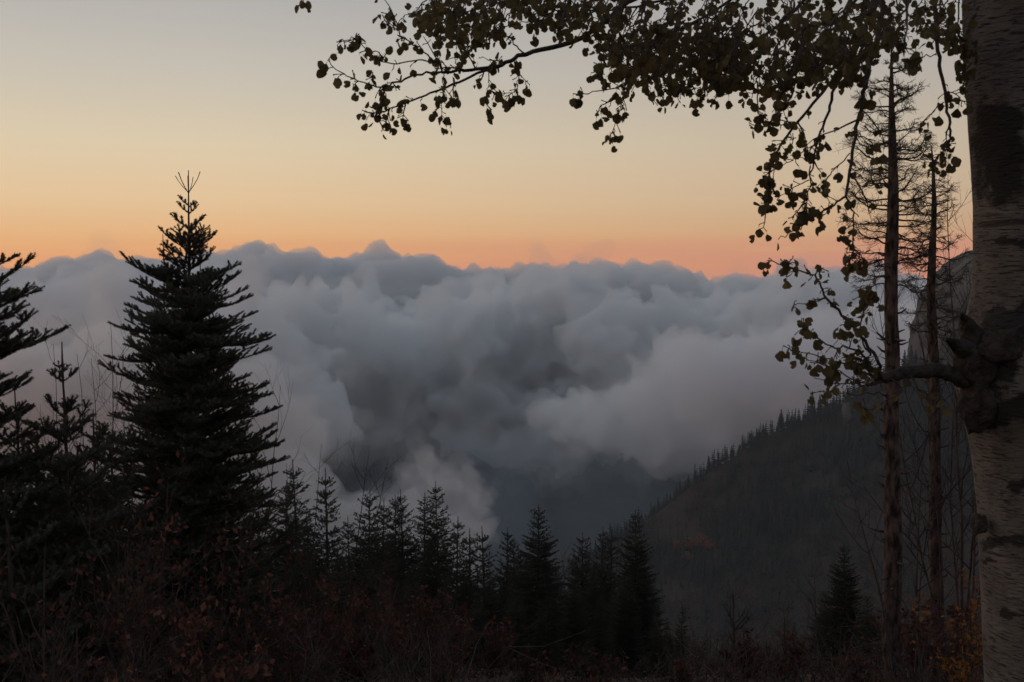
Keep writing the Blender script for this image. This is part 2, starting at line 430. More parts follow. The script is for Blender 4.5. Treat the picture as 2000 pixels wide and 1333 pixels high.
# ------------------------------------------------------------------ rock
M['rock'] = mat_noise('cliff_rock', (0.040, 0.036, 0.033), (0.105, 0.094, 0.086), 0.06, 0.95, detail=10, stretch=(1, 1, 0.45), bump=1.0, bump_scale=0.25)
def rock_mesh(name, outline, depth, thick, seed, nz=70, na=90):
    """A crag from its left edge and right edge at each height; outline rows = (py, px_left, px_right)."""
    rows = []
    pys = np.linspace(outline[0][0], outline[-1][0], nz)
    V = []
    for py in pys:
        l = interp(py, [(o[0], o[1]) for o in outline]); r = interp(py, [(o[0], o[2]) for o in outline])
        a, b = at(l, py, depth), at(r, py, depth)
        cx, hw, z = (a.x + b.x) / 2, max(0.3, (b.x - a.x) / 2), a.z
        th = min(thick, hw * 1.2)
        for k in range(na):
            t = 2 * math.pi * k / na
            c, s = math.cos(t), math.sin(t)
            e = 0.72
            x = cx + hw * math.copysign(abs(c) ** e, c); y = a.y + th * math.copysign(abs(s) ** e, s)
            p = Vector((x, y, z * 0.6)) * 0.055 + Vector((seed, 0, 0))
            q = mnoise.fractal(p, 1.0, 2.0, 5) * 4.5 + (mnoise.voronoi(p * 2.0)[0][0] - 0.4) * 5.0
            V.append((x + c * q * 0.55, y + s * q, z + mnoise.noise(p * 2) * 1.5))
    i = np.arange(nz - 1)[:, None] * na; j = np.arange(na)[None]; k = (j + 1) % na
    Q = np.stack([i + j, i + na + j, i + na + k, i + k], -1).reshape(-1, 4)
    n = len(V); V.append(tuple(np.mean(V[:na], axis=0)))
    T = np.stack([np.full(na, n), np.arange(na), (np.arange(na) + 1) % na], -1)
    return mesh_np(name, V, [T, Q], [M['rock']], False)
cl = link('cliff', rock_mesh('cliff', [(486, 1930, 2030), (492, 1912, 2110), (506, 1884, 2160), (535, 1850, 2200), (556, 1833, 2230), (590, 1814, 2260), (640, 1798, 2290), (700, 1788, 2320), (760, 1775, 2340), (800, 1770, 2340)], 885.0, 70.0, 1.0))
tag(cl, kind='structure')
for pts_, sd_ in (([(788, 1650, 1655), (800, 1646, 1658), (825, 1642, 1657), (852, 1640, 1652)], 4.0), ([(800, 1667, 1671), (815, 1666, 1675), (840, 1668, 1680), (858, 1672, 1682)], 6.0)):
    tag(link('rock_outcrop', rock_mesh('rock_outcrop', pts_, 836.0, 4.0, sd_, 30, 32)), kind='structure')

# ------------------------------------------------------------------ conifers of the far slope
def tri_conifer(h, w, seed, tiers=9, per=9, droop=0.25):
    """Small ragged conifer: a stem and tiers of drooping spray triangles."""
    r = random.Random(seed); V = []; T = []
    def tri(a, b, c): n = len(V); V.extend((a, b, c)); T.append((n, n + 1, n + 2))
    for k in range(3):
        a = k * 2.094; b = a + 2.094; s = 0.018 * h
        tri((math.cos(a) * s, math.sin(a) * s, 0), (math.cos(b) * s, math.sin(b) * s, 0), (0, 0, h))
    for i in range(tiers):
        f = (i + 0.5) / tiers
        z = h * (0.10 + 0.88 * f); rad = w * (1 - f) ** 0.85 * r.uniform(0.7, 1.15) + 0.02 * h
        a0 = r.uniform(0, 6.28)
        for j in range(per):
            a = a0 + j * 6.283 / per + r.uniform(-0.25, 0.25); L = rad * r.uniform(0.6, 1.15); wd = L * r.uniform(0.28, 0.5) + 0.01 * h
            zi = z + h * 0.05; zo = z - L * droop + r.uniform(-0.02, 0.03) * h
            ca, sa = math.cos(a), math.sin(a)
            tri((0, 0, zi), (ca * L * .55 - sa * wd, sa * L * .55 + ca * wd, (zi + zo) / 2 - 0.02 * h), (ca * L, sa * L, zo))
            tri((0, 0, zi), (ca * L, sa * L, zo), (ca * L * .55 + sa * wd, sa * L * .55 - ca * wd, (zi + zo) / 2 - 0.02 * h))
    return np.array(V), np.array(T)
def blob_broadleaf(h, w, seed, n=110):
    """Small bare or russet broadleaf: leaf clump triangles in an uneven crown over a stem."""
    r = random.Random(seed); V = []; T = []
    for k in range(3):
        a = k * 2.094; b = a + 2.094; s = 0.02 * h
        V.extend(((math.cos(a) * s, math.sin(a) * s, 0), (math.cos(b) * s, math.sin(b) * s, 0), (0, 0, h * .9))); T.append((len(V) - 3, len(V) - 2, len(V) - 1))
    for k in range(n):
        d = Vector((r.gauss(0, 1), r.gauss(0, 1), r.gauss(0, 1))).normalized() * r.random() ** 0.4
        c = Vector((d.x * w, d.y * w, h * 0.62 + d.z * h * 0.38)); s = 0.07 * h
        for q in range(3): V.append(tuple(c + Vector((r.uniform(-s, s), r.uniform(-s, s), r.uniform(-s, s)))))
        T.append((len(V) - 3, len(V) - 2, len(V) - 1))
    return np.array(V), np.array(T)
fr = random.Random(21)
ctypes = [tri_conifer(1.0, fr.uniform(0.17, 0.26), 100 + i, 8, 7) for i in range(6)]
btypes = [blob_broadleaf(1.0, fr.uniform(0.28, 0.4), 200 + i, 60) for i in range(4)]
fv = {'c': MB(), 'b': MB()}
def visible_hill(x, y, z):
    px, py, f = pix((x, y, z)); return f > 0 and -80 < px < 2080 and py < 1420
cnt = 0
for k in range(42000):
    y = 330 + 820 * fr.random() ** 0.8; x = fr.uniform(-0.62, 0.66) * y
    hz = float(interp(x, RIDGE))
    z = ground_z(x, y)
    if not visible_hill(x, y, z): continue
    if y > RIDGE_Y + 0.08 * (x - 250) + 35 and x > 60: continue
    if x < -60 and fr.random() < 0.6: continue
    d = fnoise(x, y, 0.01, 4.0, 3)
    conif = fr.random() < 0.55 + 0.9 * d + (0.35 if y > 720 else -0.35) 
    if fnoise(x, y, 0.03, 12.0, 3) < -0.32 and fr.random() < 0.6: continue
    V, T = fr.choice(ctypes if conif else btypes)
    h = 6 + 12 * fr.random() ** 1.5 if conif else fr.uniform(5, 9)
    a = fr.uniform(0, 6.28); ca, sa = math.cos(a) * h, math.sin(a) * h
    W = np.column_stack([V[:, 0] * ca - V[:, 1] * sa + x, V[:, 0] * sa + V[:, 1] * ca + y, V[:, 2] * h + z - 0.4])
    fv['c' if conif else 'b'].add(W, T); cnt += 1
M['hill_conifer'] = mat_noise('hill_conifers', (0.014, 0.019, 0.017), (0.034, 0.039, 0.032), 0.05, 0.9, detail=8)
M['hill_broadleaf'] = mat_noise('hill_broadleaves', (0.045, 0.028, 0.021), (0.100, 0.058, 0.040), 0.03, 0.9, detail=8)
tag(link('conifer_forest', fv['c'].mesh('conifer_forest', M['hill_conifer'], False)), 'dark conifer forest covering the far slope', 'forest', kind='stuff')
tag(link('broadleaf_forest', fv['b'].mesh('broadleaf_forest', M['hill_broadleaf'], False)), 'brown bare broadleaf wood low on the far slope', 'forest', kind='stuff')
print('forest', cnt)

# conifers one can tell apart along the ridge against the cloud
RT = [tri_conifer(1.0, w, 300 + i, 15, 9, 0.18) for i, w in enumerate((0.15, 0.19, 0.23, 0.11))]
rt_crown = []; rt_trunk = []
for V, T in RT:
    rt_trunk.append(mesh_np('ridge_trunk', V[:9], [T[:3]], [M['twig']])); rt_crown.append(mesh_np('ridge_crown', V[9:], [T[3:] - 9], [M['hill_conifer']]))
k = 0
marks = [(1458, 32), (1520, 44), (1532, 26), (1583, 52), (1612, 36), (1600, 40), (1640, 30), (1663, 46), (1575, 34), (1752, 60), (1765, 48), (1778, 55), (1790, 44), (1728, 40)]
pxs = [m[0] for m in marks] + [1290 + 12.5 * i for i in range(38)]
hs = [m[1] for m in marks] + [fr.uniform(16, 36) for i in range(38)]
for px, hp in zip(pxs, hs):
    px += fr.uniform(-3, 3)
    y = RIDGE_Y + fr.uniform(-4, 6); x = (px - 1000) / FPX * (y * 1.004 + 8)
    y += 0.08 * (x - 250)
    z = ground_z(x, y); h = hp / FPX * y
    i = fr.randrange(4)
    e = empty('ridge_conifer', (x, y, z - 0.4), 'dark conifer crowded on the ridge below the foot of the cliff' if px > 1715 else 'tiny dark conifer low on the ridge where it meets the valley' if px < 1440 else 'small dark conifer on the upper wooded ridge against the pale cloud', 'tree', 'conifers along the distant ridge')
    o = link('trunk', rt_trunk[i], e); c = link('crown', rt_crown[i], e); c['kind'] = 'stuff'
    e.scale = (h * 1.1, h * 1.1, h); e.rotation_euler.z = fr.uniform(0, 6.28)
# russet grove low on the slope
OG = [blob_broadleaf(1.0, 0.42, 400 + i, 420) for i in range(3)]
M['orange_leaf'] = mat_noise('russet_crown', (0.17, 0.06, 0.026), (0.30, 0.11, 0.04), 0.5, 0.8, detail=6, rand=0.25)
og_c = [mesh_np('russet_crown', V[9:], [T[3:] - 9], [M['orange_leaf']]) for V, T in OG]
og_t = [mesh_np('russet_trunk', V[:9], [T[:3]], [M['twig']]) for V, T in OG]
def drop(px, py_top, h, lo=330.0, hi=845.0):
    """Depth on the far slope where a tree of height h has its top at this pixel."""
    best = None
    for d in np.linspace(lo, hi, 240):
        p = at(px, py_top, d); g = ground_z(p.x, p.y)
        e = abs(p.z - h - g)
        if best is None or e < best[0]: best = (e, d, p)
    return best[2]
for j, (px, py, h, lab) in enumerate([(1326, 1056, 11, 'biggest rounded russet tree at the foot of the far slope'), (1348, 1052, 10, 'russet tree in the middle of the small grove on the far slope'), (1369, 1045, 12, 'tallest and reddest tree of the small grove on the far slope'), (1386, 1056, 9, 'dull brown tree at the uphill end of the russet grove'), (1342, 1078, 8, 'low russet tree in front of the grove on the far slope')]):
    p = drop(px, py, h)
    e = empty('russet_tree', (p.x, p.y, ground_z(p.x, p.y) - 0.3), lab, 'tree', 'russet trees of the grove on the far slope', fr.uniform(0, 6))
    e.scale = (h * 1.35, h * 1.35, h * 1.1)
    link('trunk', og_t[j % 3], e); link('crown', og_c[j % 3], e)['kind'] = 'stuff'

# ------------------------------------------------------------------ firs
def needles_on(mb, A, B, seed, dens=420, ln=0.026, wd=0.0062, tip=True):
    """Needle triangles bristling all round the shoots A[i]->B[i] (numpy arrays)."""
    r = np.random.default_rng(seed)
    A = np.asarray(A, float); B = np.asarray(B, float); D = B - A; Ls = np.linalg.norm(D, axis=1)
    cnt = np.maximum(4, (Ls * dens).astype(int)); idx = np.repeat(np.arange(len(A)), cnt); n = len(idx)
    t = r.random(n) ** 0.9
    T = D[idx] / (Ls[idx][:, None] + 1e-9)
    q = r.normal(size=(n, 3)); q[:, 2] += 0.35
    q -= (q * T).sum(1)[:, None] * T; q /= np.linalg.norm(q, axis=1)[:, None] + 1e-9
    base = A[idx] + D[idx] * t[:, None]
    dirn = q * 0.82 + T * (0.45 + 0.25 * r.random((n, 1)))
    dirn /= np.linalg.norm(dirn, axis=1)[:, None]
    side = np.cross(dirn, T); side /= np.linalg.norm(side, axis=1)[:, None] + 1e-9
    l = ln * (0.75 + 0.4 * r.random((n, 1))) * (1 - 0.35 * (t[:, None] > 0.93))
    V = np.stack([base - side * wd * 0.5, base + side * wd * 0.5, base + dirn * l], 1).reshape(-1, 3)
    mb.add(V, np.arange(3 * n).reshape(-1, 3))

def fir_branch(L, seed, rise=0.10, upturn=0.28, dens=760, ln=0.032, wd=0.0092, base=0.0):
    """One flat spray along +x: (wood mesh builder, needle mesh builder)."""
    r = random.Random(seed); wood = MB(); A = []; B = []
    n = max(4, int(L / 0.10) + 2)
    pts = []
    for i in range(n):
        f = i / (n - 1)
        pts.append(Vector((L * f, r.uniform(-.012, .012) * L, L * (rise * f - 0.25 * rise * f * f + upturn * max(0, f - 0.55) ** 2 * 1.6)) ))
    wood.tube(pts, np.linspace(0.006 + 0.009 * L, 0.0025, n), 5)
    for a, b in zip(pts[:-1], pts[1:]):
        if (a.x + b.x) / 2 / max(L, .01) > 0.12: A.append(a); B.append(b)
    def shoot(p, d, l, depth):
        m = max(2, int(l / 0.12) + 1); q = [p]; dd = d.normalized()
        for k in range(m):
            dd = (dd + Vector((r.uniform(-.08, .08), r.uniform(-.08, .08), 0.05 + r.uniform(-.05, .07)))).normalized()
            q.append(q[-1] + dd * (l / m))
        wood.tube(q, np.linspace(0.0018 + 0.006 * l, 0.0016, len(q)), 3)
        for a, b in zip(q[:-1], q[1:]): A.append(a); B.append(b)
        if depth and l > 0.13:
            for k in range(1, len(q)):
                for s in (-1, 1):
                    if r.random() < 0.42:
                        l2 = min(0.22, l * (0.55 - 0.3 * k / len(q))) * r.uniform(0.7, 1.2)
                        if l2 > 0.04: shoot(q[k] - dd * 0.02, dd * 0.8 + Vector((-d.y, d.x, 0)).normalized() * s * 0.75 + Vector((0, 0, r.uniform(0, .2))), l2, depth - 1)
    s_pos = max(0.08, 0.16 * L)
    while s_pos < L * 0.97:
        f = s_pos / L; i = min(n - 2, int(f * (n - 1))); p = pts[i].lerp(pts[i + 1], f * (n - 1) - i); d = (pts[i + 1] - pts[i]).normalized()
        for s in (-1, 1):
            if r.random() < 0.92:
                l = (0.11 + 0.40 * (L - s_pos)) * r.uniform(0.65, 1.2); l = min(l, 0.15 + 0.30 * L)
                shoot(p, d * 0.75 + Vector((0, s * 0.72, 0.12 + r.uniform(-.08, .15))), l, 1)
        if r.random() < 0.5: shoot(p, d * 0.7 + Vector((0, r.uniform(-.3, .3), 0.6)), r.uniform(0.05, 0.12), 0)
        s_pos += 0.105 + 0.05 * L * r.random()
    # terminal fan
    e = pts[-1]; d = (pts[-1] - pts[-2]).normalized()
    for s in (-0.75, 0, 0.75): shoot(e, d + Vector((0, s, 0.05)), min(0.16, 0.06 + 0.10 * L) * r.uniform(.8, 1.2), 0)
    nb = MB(); needles_on(nb, A, B, seed, dens, ln, wd)
    return wood, nb

BR = {}
def branch_lib(key, lengths, variants, **kw):
    for L in lengths:
        for v in range(variants):
            w, nb = fir_branch(L, int(L * 1000) + 17 * v, **kw)
            BR.setdefault(key, []).append((L, w.mesh('fir_branch_wood', M['bark']), nb.mesh('fir_branch_needles', M['needles'], False)))
branch_lib('big', (0.16, 0.28, 0.42, 0.6, 0.85, 1.15, 1.5), 2)
for v in range(3):
    r_ = random.Random(60 + v); w_ = MB(); q_ = [Vector((0, 0, 0)), Vector((.12, 0, .012)), Vector((.24, 0, .04)), Vector((.34, 0, .085))]
    w_.tube(q_, [0.006, 0.0055, 0.005, 0.0065], 5); n_ = MB(); needles_on(n_, q_[:-1], q_[1:], 60 + v, 420, 0.015, 0.006)
    BR.setdefault('tip', []).append((0.34, w_.mesh('fir_tip_wood', M['bark']), n_.mesh('fir_tip_needles', M['needles'], False)))
def pick(key, L, r):
    c = sorted(BR[key], key=lambda t: abs(t[0] - L))[:2]
    return r.choice(c)

def fir(name, base, top, prof, label, group, seed, key='big', step=0.15, per=6, trunk_r=0.07, low=0.03, top_shoots=True, elev=(0.62, -0.02), jit=0.2, sc=1.0):
    """A fir built whorl by whorl. prof = [(metres below the top, branch length)]."""
    r = random.Random(seed); base = Vector(base); top = Vector(top); H = (top - base).length
    t = empty(name, base, label, 'tree', group)
    up = top - base
    n = 14; tp = [up * (i / (n - 1)) + Vector((r.uniform(-.012, .012), r.uniform(-.012, .012), 0)) * (1 if 0 < i < n - 1 else 0) for i in range(n)]
    mb = MB(); mb.tube(tp, np.linspace(trunk_r, 0.006 * sc, n), 8)
    link('trunk', mb.mesh('fir_trunk', M['bark']), t)
    A = []; B = []
    a0 = up * (1 - 0.42 * sc / H)
    nb = MB(); needles_on(nb, [a0], [up], seed, 200, 0.014, 0.004); 
    lead = MB(); lead.tube([a0, up], [0.008 * sc, 0.004], 5)
    ld = link('leader', lead.mesh('fir_leader', M['bark']), t)
    link('needles', nb.mesh('leader_needles', M['needles'], False), ld)['kind'] = 'stuff'
    dz = prof[0][0]; maxd = H * (1 - low); ang = r.uniform(0, 6.28)
    if top_shoots == 'open':          # an open tip: leader whorl, then a few short uneven pairs
        for z, m, l, k_ in ((0.32, 5, .33, 'tip'), (0.50, 2, .14, key), (0.60, 2, .18, key), (0.80, 2, .24, key), (0.86, 1, .18, key), (1.14, 5, .50, key), (1.24, 3, .32, key), (1.42, 4, .44, key)):
            for k in range(m):
                ang += 6.283 / m + r.uniform(-.3, .3); L = l * r.uniform(.75, 1.15); bl, wm, nm = pick(k_, L, r)
                b = link('branch', wm, t); q = link('needles', nm, b); q['kind'] = 'stuff'
                b.rotation_euler = (r.uniform(-.25, .25), -(0.75 if k_ == 'tip' else 0.42) + r.uniform(-.15, .1), ang); b.location = up * (1 - (z + r.uniform(-.02, .02)) / H); b.scale = (L / bl,) * 3
        dz = 1.60
    while dz < maxd:
        L0 = float(interp(dz, prof)); f = 1 - math.exp(-dz / 2.0) * (1 - min(1, dz / (0.9 * H)))
        m = per if dz > 0.9 * sc else (5 if dz < 0.4 else 3)
        for k in range(m):
            ang += 2.399963 + r.uniform(-.35, .35)
            L = L0 * r.uniform(1 - jit * 1.6, 1 + jit * 0.6)
            if L < 0.06: continue
            bl, wm, nm = pick('tip' if dz < 0.4 else key, L / sc, r)
            s = L / bl
            z = dz + r.uniform(-0.5, 0.5) * step * min(1, dz * 0.6)
            b = link('branch', wm, t); q = link('needles', nm, b); q['kind'] = 'stuff'
            e = elev[0] * (1 - f) + elev[1] * f + r.uniform(-.2, .2)
            b.rotation_euler = (r.uniform(-.25, .25), -e, ang)
            b.location = up * (1 - z / H); b.scale = (s,) * 3 if abs(s - 1) < 0.6 else (s, s, s)
        dz += step * (1.35 if dz < 1.0 else 1.2 if dz < 2 else 1.0) * r.uniform(0.85, 1.15)
    return t

# the big fir in the open on the left
D1 = 14.0; mp = D1 / FPX
top1 = at(368, 333, D1); base1 = at(372, 1325, D1); base1.z = ground_z(base1.x, base1.y) - 0.1
fir('fir_tree', base1, top1, [(0.32, 0.36), (0.38, 0.36), (0.50, 0.20), (0.75, 0.28), (0.90, 0.55), (1.2, 0.50), (1.5, 0.66), (1.8, 0.80), (2.1, 0.92), (2.5, 1.0), (3.0, 1.04), (3.8, 1.16), (4.8, 1.36), (7.0, 1.6)],
    'tall dark fir with a forked crown tip rising above the cloud', 'firs close by on the slope', 5, step=0.15, per=7, trunk_r=0.085, top_shoots='open', jit=0.27)
# fir cut by the edge of the frame
D2 = 9.5
b2 = at(-122, 1300, D2); b2.z = ground_z(b2.x, b2.y) - 0.1
fir('fir_tree', b2, at(-126, 215, D2), [(0.28, 0.2), (1.2, 0.36), (1.6, 0.5), (1.8, 0.95), (2.6, 0.98), (3.4, 1.0), (5, 1.25)],
    'dense fir cut off by the picture edge, beside the slim sapling', 'firs close by on the slope', 9, step=0.16, per=6, trunk_r=0.07)
# young firs
for px, py, d, prof, lab, sd_ in [
    (121, 668, 10.0, [(0.40, 0.17), (0.75, 0.22), (1.2, 0.5), (2.0, 0.75), (3.5, 1.0)], 'slim young fir with a long bare leader between the two large firs', 31),
    (72, 830, 11.0, [(0.4, 0.22), (1.0, 0.55), (2.0, 0.8), (3.5, 1.0)], 'dark young fir in front of the slim bare leader', 36),
    (150, 862, 13.5, [(0.4, 0.25), (1.0, 0.6), (2.0, 0.9), (3.5, 1.0)], 'broad young fir low behind the slim young fir', 37),
    (215, 850, 11.5, [(0.4, 0.2), (1.0, 0.5), (2.0, 0.8), (3.5, 1.0)], 'young fir overlapping the lower branches of the tall fir', 38),
    (10, 930, 9.0, [(0.4, 0.25), (1.0, 0.6), (2.0, 0.8), (3.5, 1.0)], 'low young fir at the very edge below the cut off fir', 39),
    (28, 745, 11.5, [(0.45, 0.25), (1.0, 0.6), (2.0, 0.85), (3.5, 1.0)], 'bushy young fir at the foot of the cut off fir', 34),
    (182, 800, 12.5, [(0.4, 0.22), (1.0, 0.5), (2.0, 0.8), (3.5, 1.0)], 'low young fir filling the gap beside the tall fir', 35),
    (318, 458, 16.5, [(0.75, 0.25), (1.4, 0.4), (2.5, 0.7), (5, 1.0)], 'thin fir top standing behind the tall fir, its bare leader showing', 32),
    (388, 447, 17.5, [(0.9, 0.25), (1.6, 0.4), (2.5, 0.7), (5, 1.0)], 'thin fir spire hidden behind the trunk of the tall fir', 33)]:
    tp_ = at(px, py, d); bs = Vector((tp_.x + 0.02, tp_.y, ground_z(tp_.x, tp_.y) - 0.1))
    fir('young_fir', bs, tp_, prof, lab, 'young firs on the slope', sd_, step=0.24, per=5, trunk_r=0.045, elev=(0.75, 0.1))

# ------------------------------------------------------------------ smaller firs down the slope
def crown_fir(seed, H=6.0, w=1.25, dens=1.0, sparse_top=1.2):
    """Trunk and one crown of bristling shoots, for firs some way off."""
    r = random.Random(seed); tr = MB(); tr.tube([(0, 0, 0), (r.uniform(-.03, .03), r.uniform(-.03, .03), H * .5), (0, 0, H)], [0.075, 0.045, 0.008], 6)
    cr_ = MB(); A = []; B = []; wood = MB()
    A.append(Vector((0, 0, H - 0.5))); B.append(Vector((0, 0, H)))
    z = H - 0.45; ang = r.uniform(0, 6.28)
    while z > 0.4:
        dz = H - z; L0 = w * 1.12 * (dz / H) ** 0.78 + 0.05
        for k in range(6 if dz < 1.6 else 8):
            ang += 2.399963 + r.uniform(-.3, .3); L = L0 * r.uniform(0.6, 1.12); f = min(1, dz / (0.6 * H))
            e = 0.42 * (1 - f) - 0.10 * f + r.uniform(-.1, .1)
            d = Vector((math.cos(ang) * math.cos(e), math.sin(ang) * math.cos(e), math.sin(e))); sd = Vector((-math.sin(ang), math.cos(ang), 0))
            p0 = Vector((0, 0, z + r.uniform(-.06, .06))); n = max(2, int(L / 0.16))
            q = [p0 + d * (L * i / n) + Vector((0, 0, 0.22 * L * (i / n) ** 2)) for i in range(n + 1)]
            wood.tube(q, np.linspace(0.004 + 0.006 * L, 0.003, n + 1), 3)
            for i in range(n):
                if i or dz < 1: A.append(q[i]); B.append(q[i + 1])
                for s in (-1, 1):
                    l = (0.07 + 0.34 * L * (1 - i / n)) * r.uniform(.7, 1.15)
                    dd = (d * 0.75 + sd * s * 0.7 + Vector((0, 0, r.uniform(0, .3)))).normalized()
                    A.append(q[i + 1]); B.append(q[i + 1] + dd * l)
                    if l > 0.22:
                        m = q[i + 1] + dd * l * 0.5
                        for s2 in (-1, 1): A.append(m); B.append(m + (dd + sd * s2 * 0.6 * s - d * 0.2 * s2).normalized() * l * 0.4)
        z -= (0.17 if dz > 1.5 else 0.24) * r.uniform(.85, 1.15)
    needles_on(cr_, A, B, seed, 200 * dens, 0.046, 0.019)
    return H, tr.mesh('small_fir_trunk', M['bark']), wood.mesh('small_fir_limbs', M['bark']), cr_.mesh('small_fir_crown', M['far_needles'], False)
CF = [crown_fir(500, 6.0, 1.05), crown_fir(501, 6.0, 1.3), crown_fir(502, 6.0, 1.55), crown_fir(503, 5.0, 0.85), crown_fir(504, 7.0, 1.3), crown_fir(505, 7.5, 1.75), crown_fir(506, 4.0, 0.8)]
def small_fir(px, py, depth, label, variant, rz, squeeze=1.0):
    tp = at(px, py, depth); g = ground_z(tp.x, tp.y) - 0.15; H = tp.z - g
    h0, tm, wm, cm = CF[variant]
    e = empty('small_fir', (tp.x, tp.y, g), label, 'tree', 'small firs standing down the slope', rz)
    s = H / h0; e.scale = (s * squeeze, s * squeeze, s); e.rotation_euler = (math.sin(px * 1.3) * .03, math.cos(px * 2.1) * .03, rz)
    link('trunk', tm, e); l = link('limbs', wm, e); l['kind'] = 'stuff'; link('crown', cm, e)['kind'] = 'stuff'
SF = [
    (552, 935, 34, 1, 'stubby fir top just clear of the tall fir'), (583, 897, 33, 3, 'slender tiered fir closest to the tall fir'), (637, 912, 34, 3, 'slender tiered fir behind the bare forked sapling'),
    (680, 1010, 38, 1, 'low fir between the forked sapling and the fir cluster'), (712, 958, 36, 2, 'broad fir opening the cluster before the rosy mist'), (739, 975, 37, 1, 'short fir tucked beside the broad one in the cluster'),
    (768, 968, 40, 0, 'thin fir spire deep in the cluster before the mist'), (793, 955, 38, 1, 'twin spired fir in the middle of the cluster'), (824, 963, 40, 0, 'pale tipped thin fir beside the tallest of the cluster'),
    (859, 937, 35, 4, 'tallest fir of the cluster before the rosy mist'), (888, 1006, 34, 3, 'small pointed fir at the end of the cluster'), (916, 1032, 42, 6, 'tiny open fir standing alone against the mist'),
    (951, 1028, 41, 6, 'small tiered fir framed by pale mist'), (984, 1030, 44, 0, 'slim fir at the edge of the mist'), (1003, 1050, 45, 1, 'dark low fir next to the broad lone fir'),
    (1047, 982, 31, 5, 'broad bushy fir in the centre of the valley view'), (1020, 1075, 40, 2, 'squat fir half hidden by the broad central fir'), (1092, 1100, 46, 1, 'low fir in the gap beside the broad central fir'),
    (1137, 1037, 36, 2, 'dense dark fir left of the forked tip fir'), (1170, 1030, 37, 0, 'fir with a forked tip between two dense ones'), (1196, 1035, 36, 3, 'thin fir leaning on the tall pointed fir'),
    (1243, 998, 28, 5, 'tall pointed fir standing before the far slope'), (1330, 1182, 30, 3, 'small fir at the foot of the tall pointed fir'), (1305, 1215, 27, 2, 'lowest small fir by the misty hollow'),
    (1655, 1062, 24, 5, 'wide shadowy fir beside the two dead pines'), (1612, 1150, 27, 2, 'low fir leaning against the wide shadowy fir'),
    (505, 980, 31, 2, 'fir half buried behind the skirt of the tall fir'), (610, 1000, 31, 1, 'dark fir filling the gap below the slender pair'), (660, 1060, 29, 2, 'round shouldered fir under the forked sapling'),
    (770, 1045, 30, 5, 'bulky fir at the foot of the cluster'), (835, 1040, 31, 2, 'bulky fir under the tallest spire'), (1160, 1110, 29, 5, 'wide fir in front of the forked tip fir'), (960, 1110, 33, 2, 'wide fir below the tiny open ones'), (1215, 1120, 26, 2, 'bushy fir hugging the tall pointed fir'), (715, 1060, 31, 2, 'bushy fir below the broad fir of the cluster'),(905, 1095, 32, 1, 'squat fir below the small pointed fir'),
    (590, 1060, 26, 5, 'shaggy fir between the tall fir and the slender pair'), (500, 1080, 22, 2, 'shaggy fir under the low branches of the tall fir'), (1075, 1150, 27, 2, 'wide low fir in front of the broad central fir'), (1125, 1140, 31, 2, 'low fir between the broad central fir and the dense dark fir'),
    (1270, 1130, 29, 2, 'shaggy fir on the open side of the tall pointed fir'), (800, 1100, 27, 5, 'wide low fir before the twin spired fir'), (870, 1120, 29, 2, 'low fir before the bulky fir of the tallest spire'), (740, 1120, 26, 2, 'low dark fir just above the dome of reddish twigs'), (1700, 1160, 22, 2, 'stubby fir between the wide shadowy fir and the thicker dead pine'), (1000, 1140, 28, 2, 'stubby fir below the dark low fir'), (930, 1150, 27, 2, 'low spreading fir below the squat one'),
    (1118, 1122, 20, 5, 'big shadowy fir low in front of the broad central fir'), (1012, 1142, 19, 2, 'big dark fir low beside the maroon bush'), (1222, 1125, 19, 5, 'big dark fir low before the tall pointed fir'), (1060, 1172, 16, 2, 'bushy fir close by at the middle of the bottom edge'), (1168, 1160, 16, 5, 'wide bushy fir close by under the big shadowy one'), (1285, 1205, 16, 2, 'bushy fir close by at the lip of the hollow'),
]
r_sf = random.Random(3)
for px, py, d, v, lab in SF:
    small_fir(px, py, d, lab, v, r_sf.uniform(0, 6.28), r_sf.uniform(0.85, 1.0))

# ------------------------------------------------------------------ bare wood
def vrand(r, s): return Vector((r.gauss(0, s), r.gauss(0, s), r.gauss(0, s)))
def grow_wood(mb, p, d, L, rad, level, r, up=0.12, wander=0.12, kids=(5, 6, 5), spread=0.75, ratio=0.5, tips=None, minr=0.0012):
    n = max(3, min(7, int(L / 0.12) + 2)); pts = [p]; dd = d.normalized()
    for i in range(n):
        dd = (dd + vrand(r, wander) + Vector((0, 0, up * 0.3))).normalized(); pts.append(pts[-1] + dd * (L / n))
    mb.tube(pts, np.linspace(rad, max(minr, rad * 0.35), n + 1), 5 if level > 1 else 3, cap=False)
    if tips is not None and level <= 1: tips.extend(pts[1:])
    if level <= 0: return
    for k in range(kids[min(level, len(kids) - 1)]):
        f = r.uniform(0.22, 0.98); i = min(n - 1, int(f * n)); q = pts[i].lerp(pts[i + 1], f * n - i); a = (pts[i + 1] - pts[i]).normalized()
        o = vrand(r, 1.0); o = (o - a * o.dot(a)).normalized()
        cd = (a * (1 - 0.4 * spread) + o * spread + Vector((0, 0, up))).normalized()
        grow_wood(mb, q, cd, L * ratio * r.uniform(0.6, 1.2) * (1.15 - 0.5 * f), max(minr, rad * 0.5 * (1.1 - 0.5 * f)), level - 1, r, up, wander, kids, spread, ratio, tips, minr)

def leaf_tris(mb, pts, r, size, per=1, drop=0.02):
    V = []; T = []
    for p in pts:
        for k in range(per):
            c = p + vrand(r, 0.012) - Vector((0, 0, drop * r.random())); s = size * r.uniform(0.6, 1.25)
            a = vrand(r, 1).normalized(); b = a.cross(vrand(r, 1)).normalized(); n = len(V)
            V.extend((c - a * s, c + b * s * .55, c + a * s, c - b * s * .55)); T.extend(((n, n + 1, n + 2), (n, n + 2, n + 3)))
    if V: mb.add([tuple(v) for v in V], T)

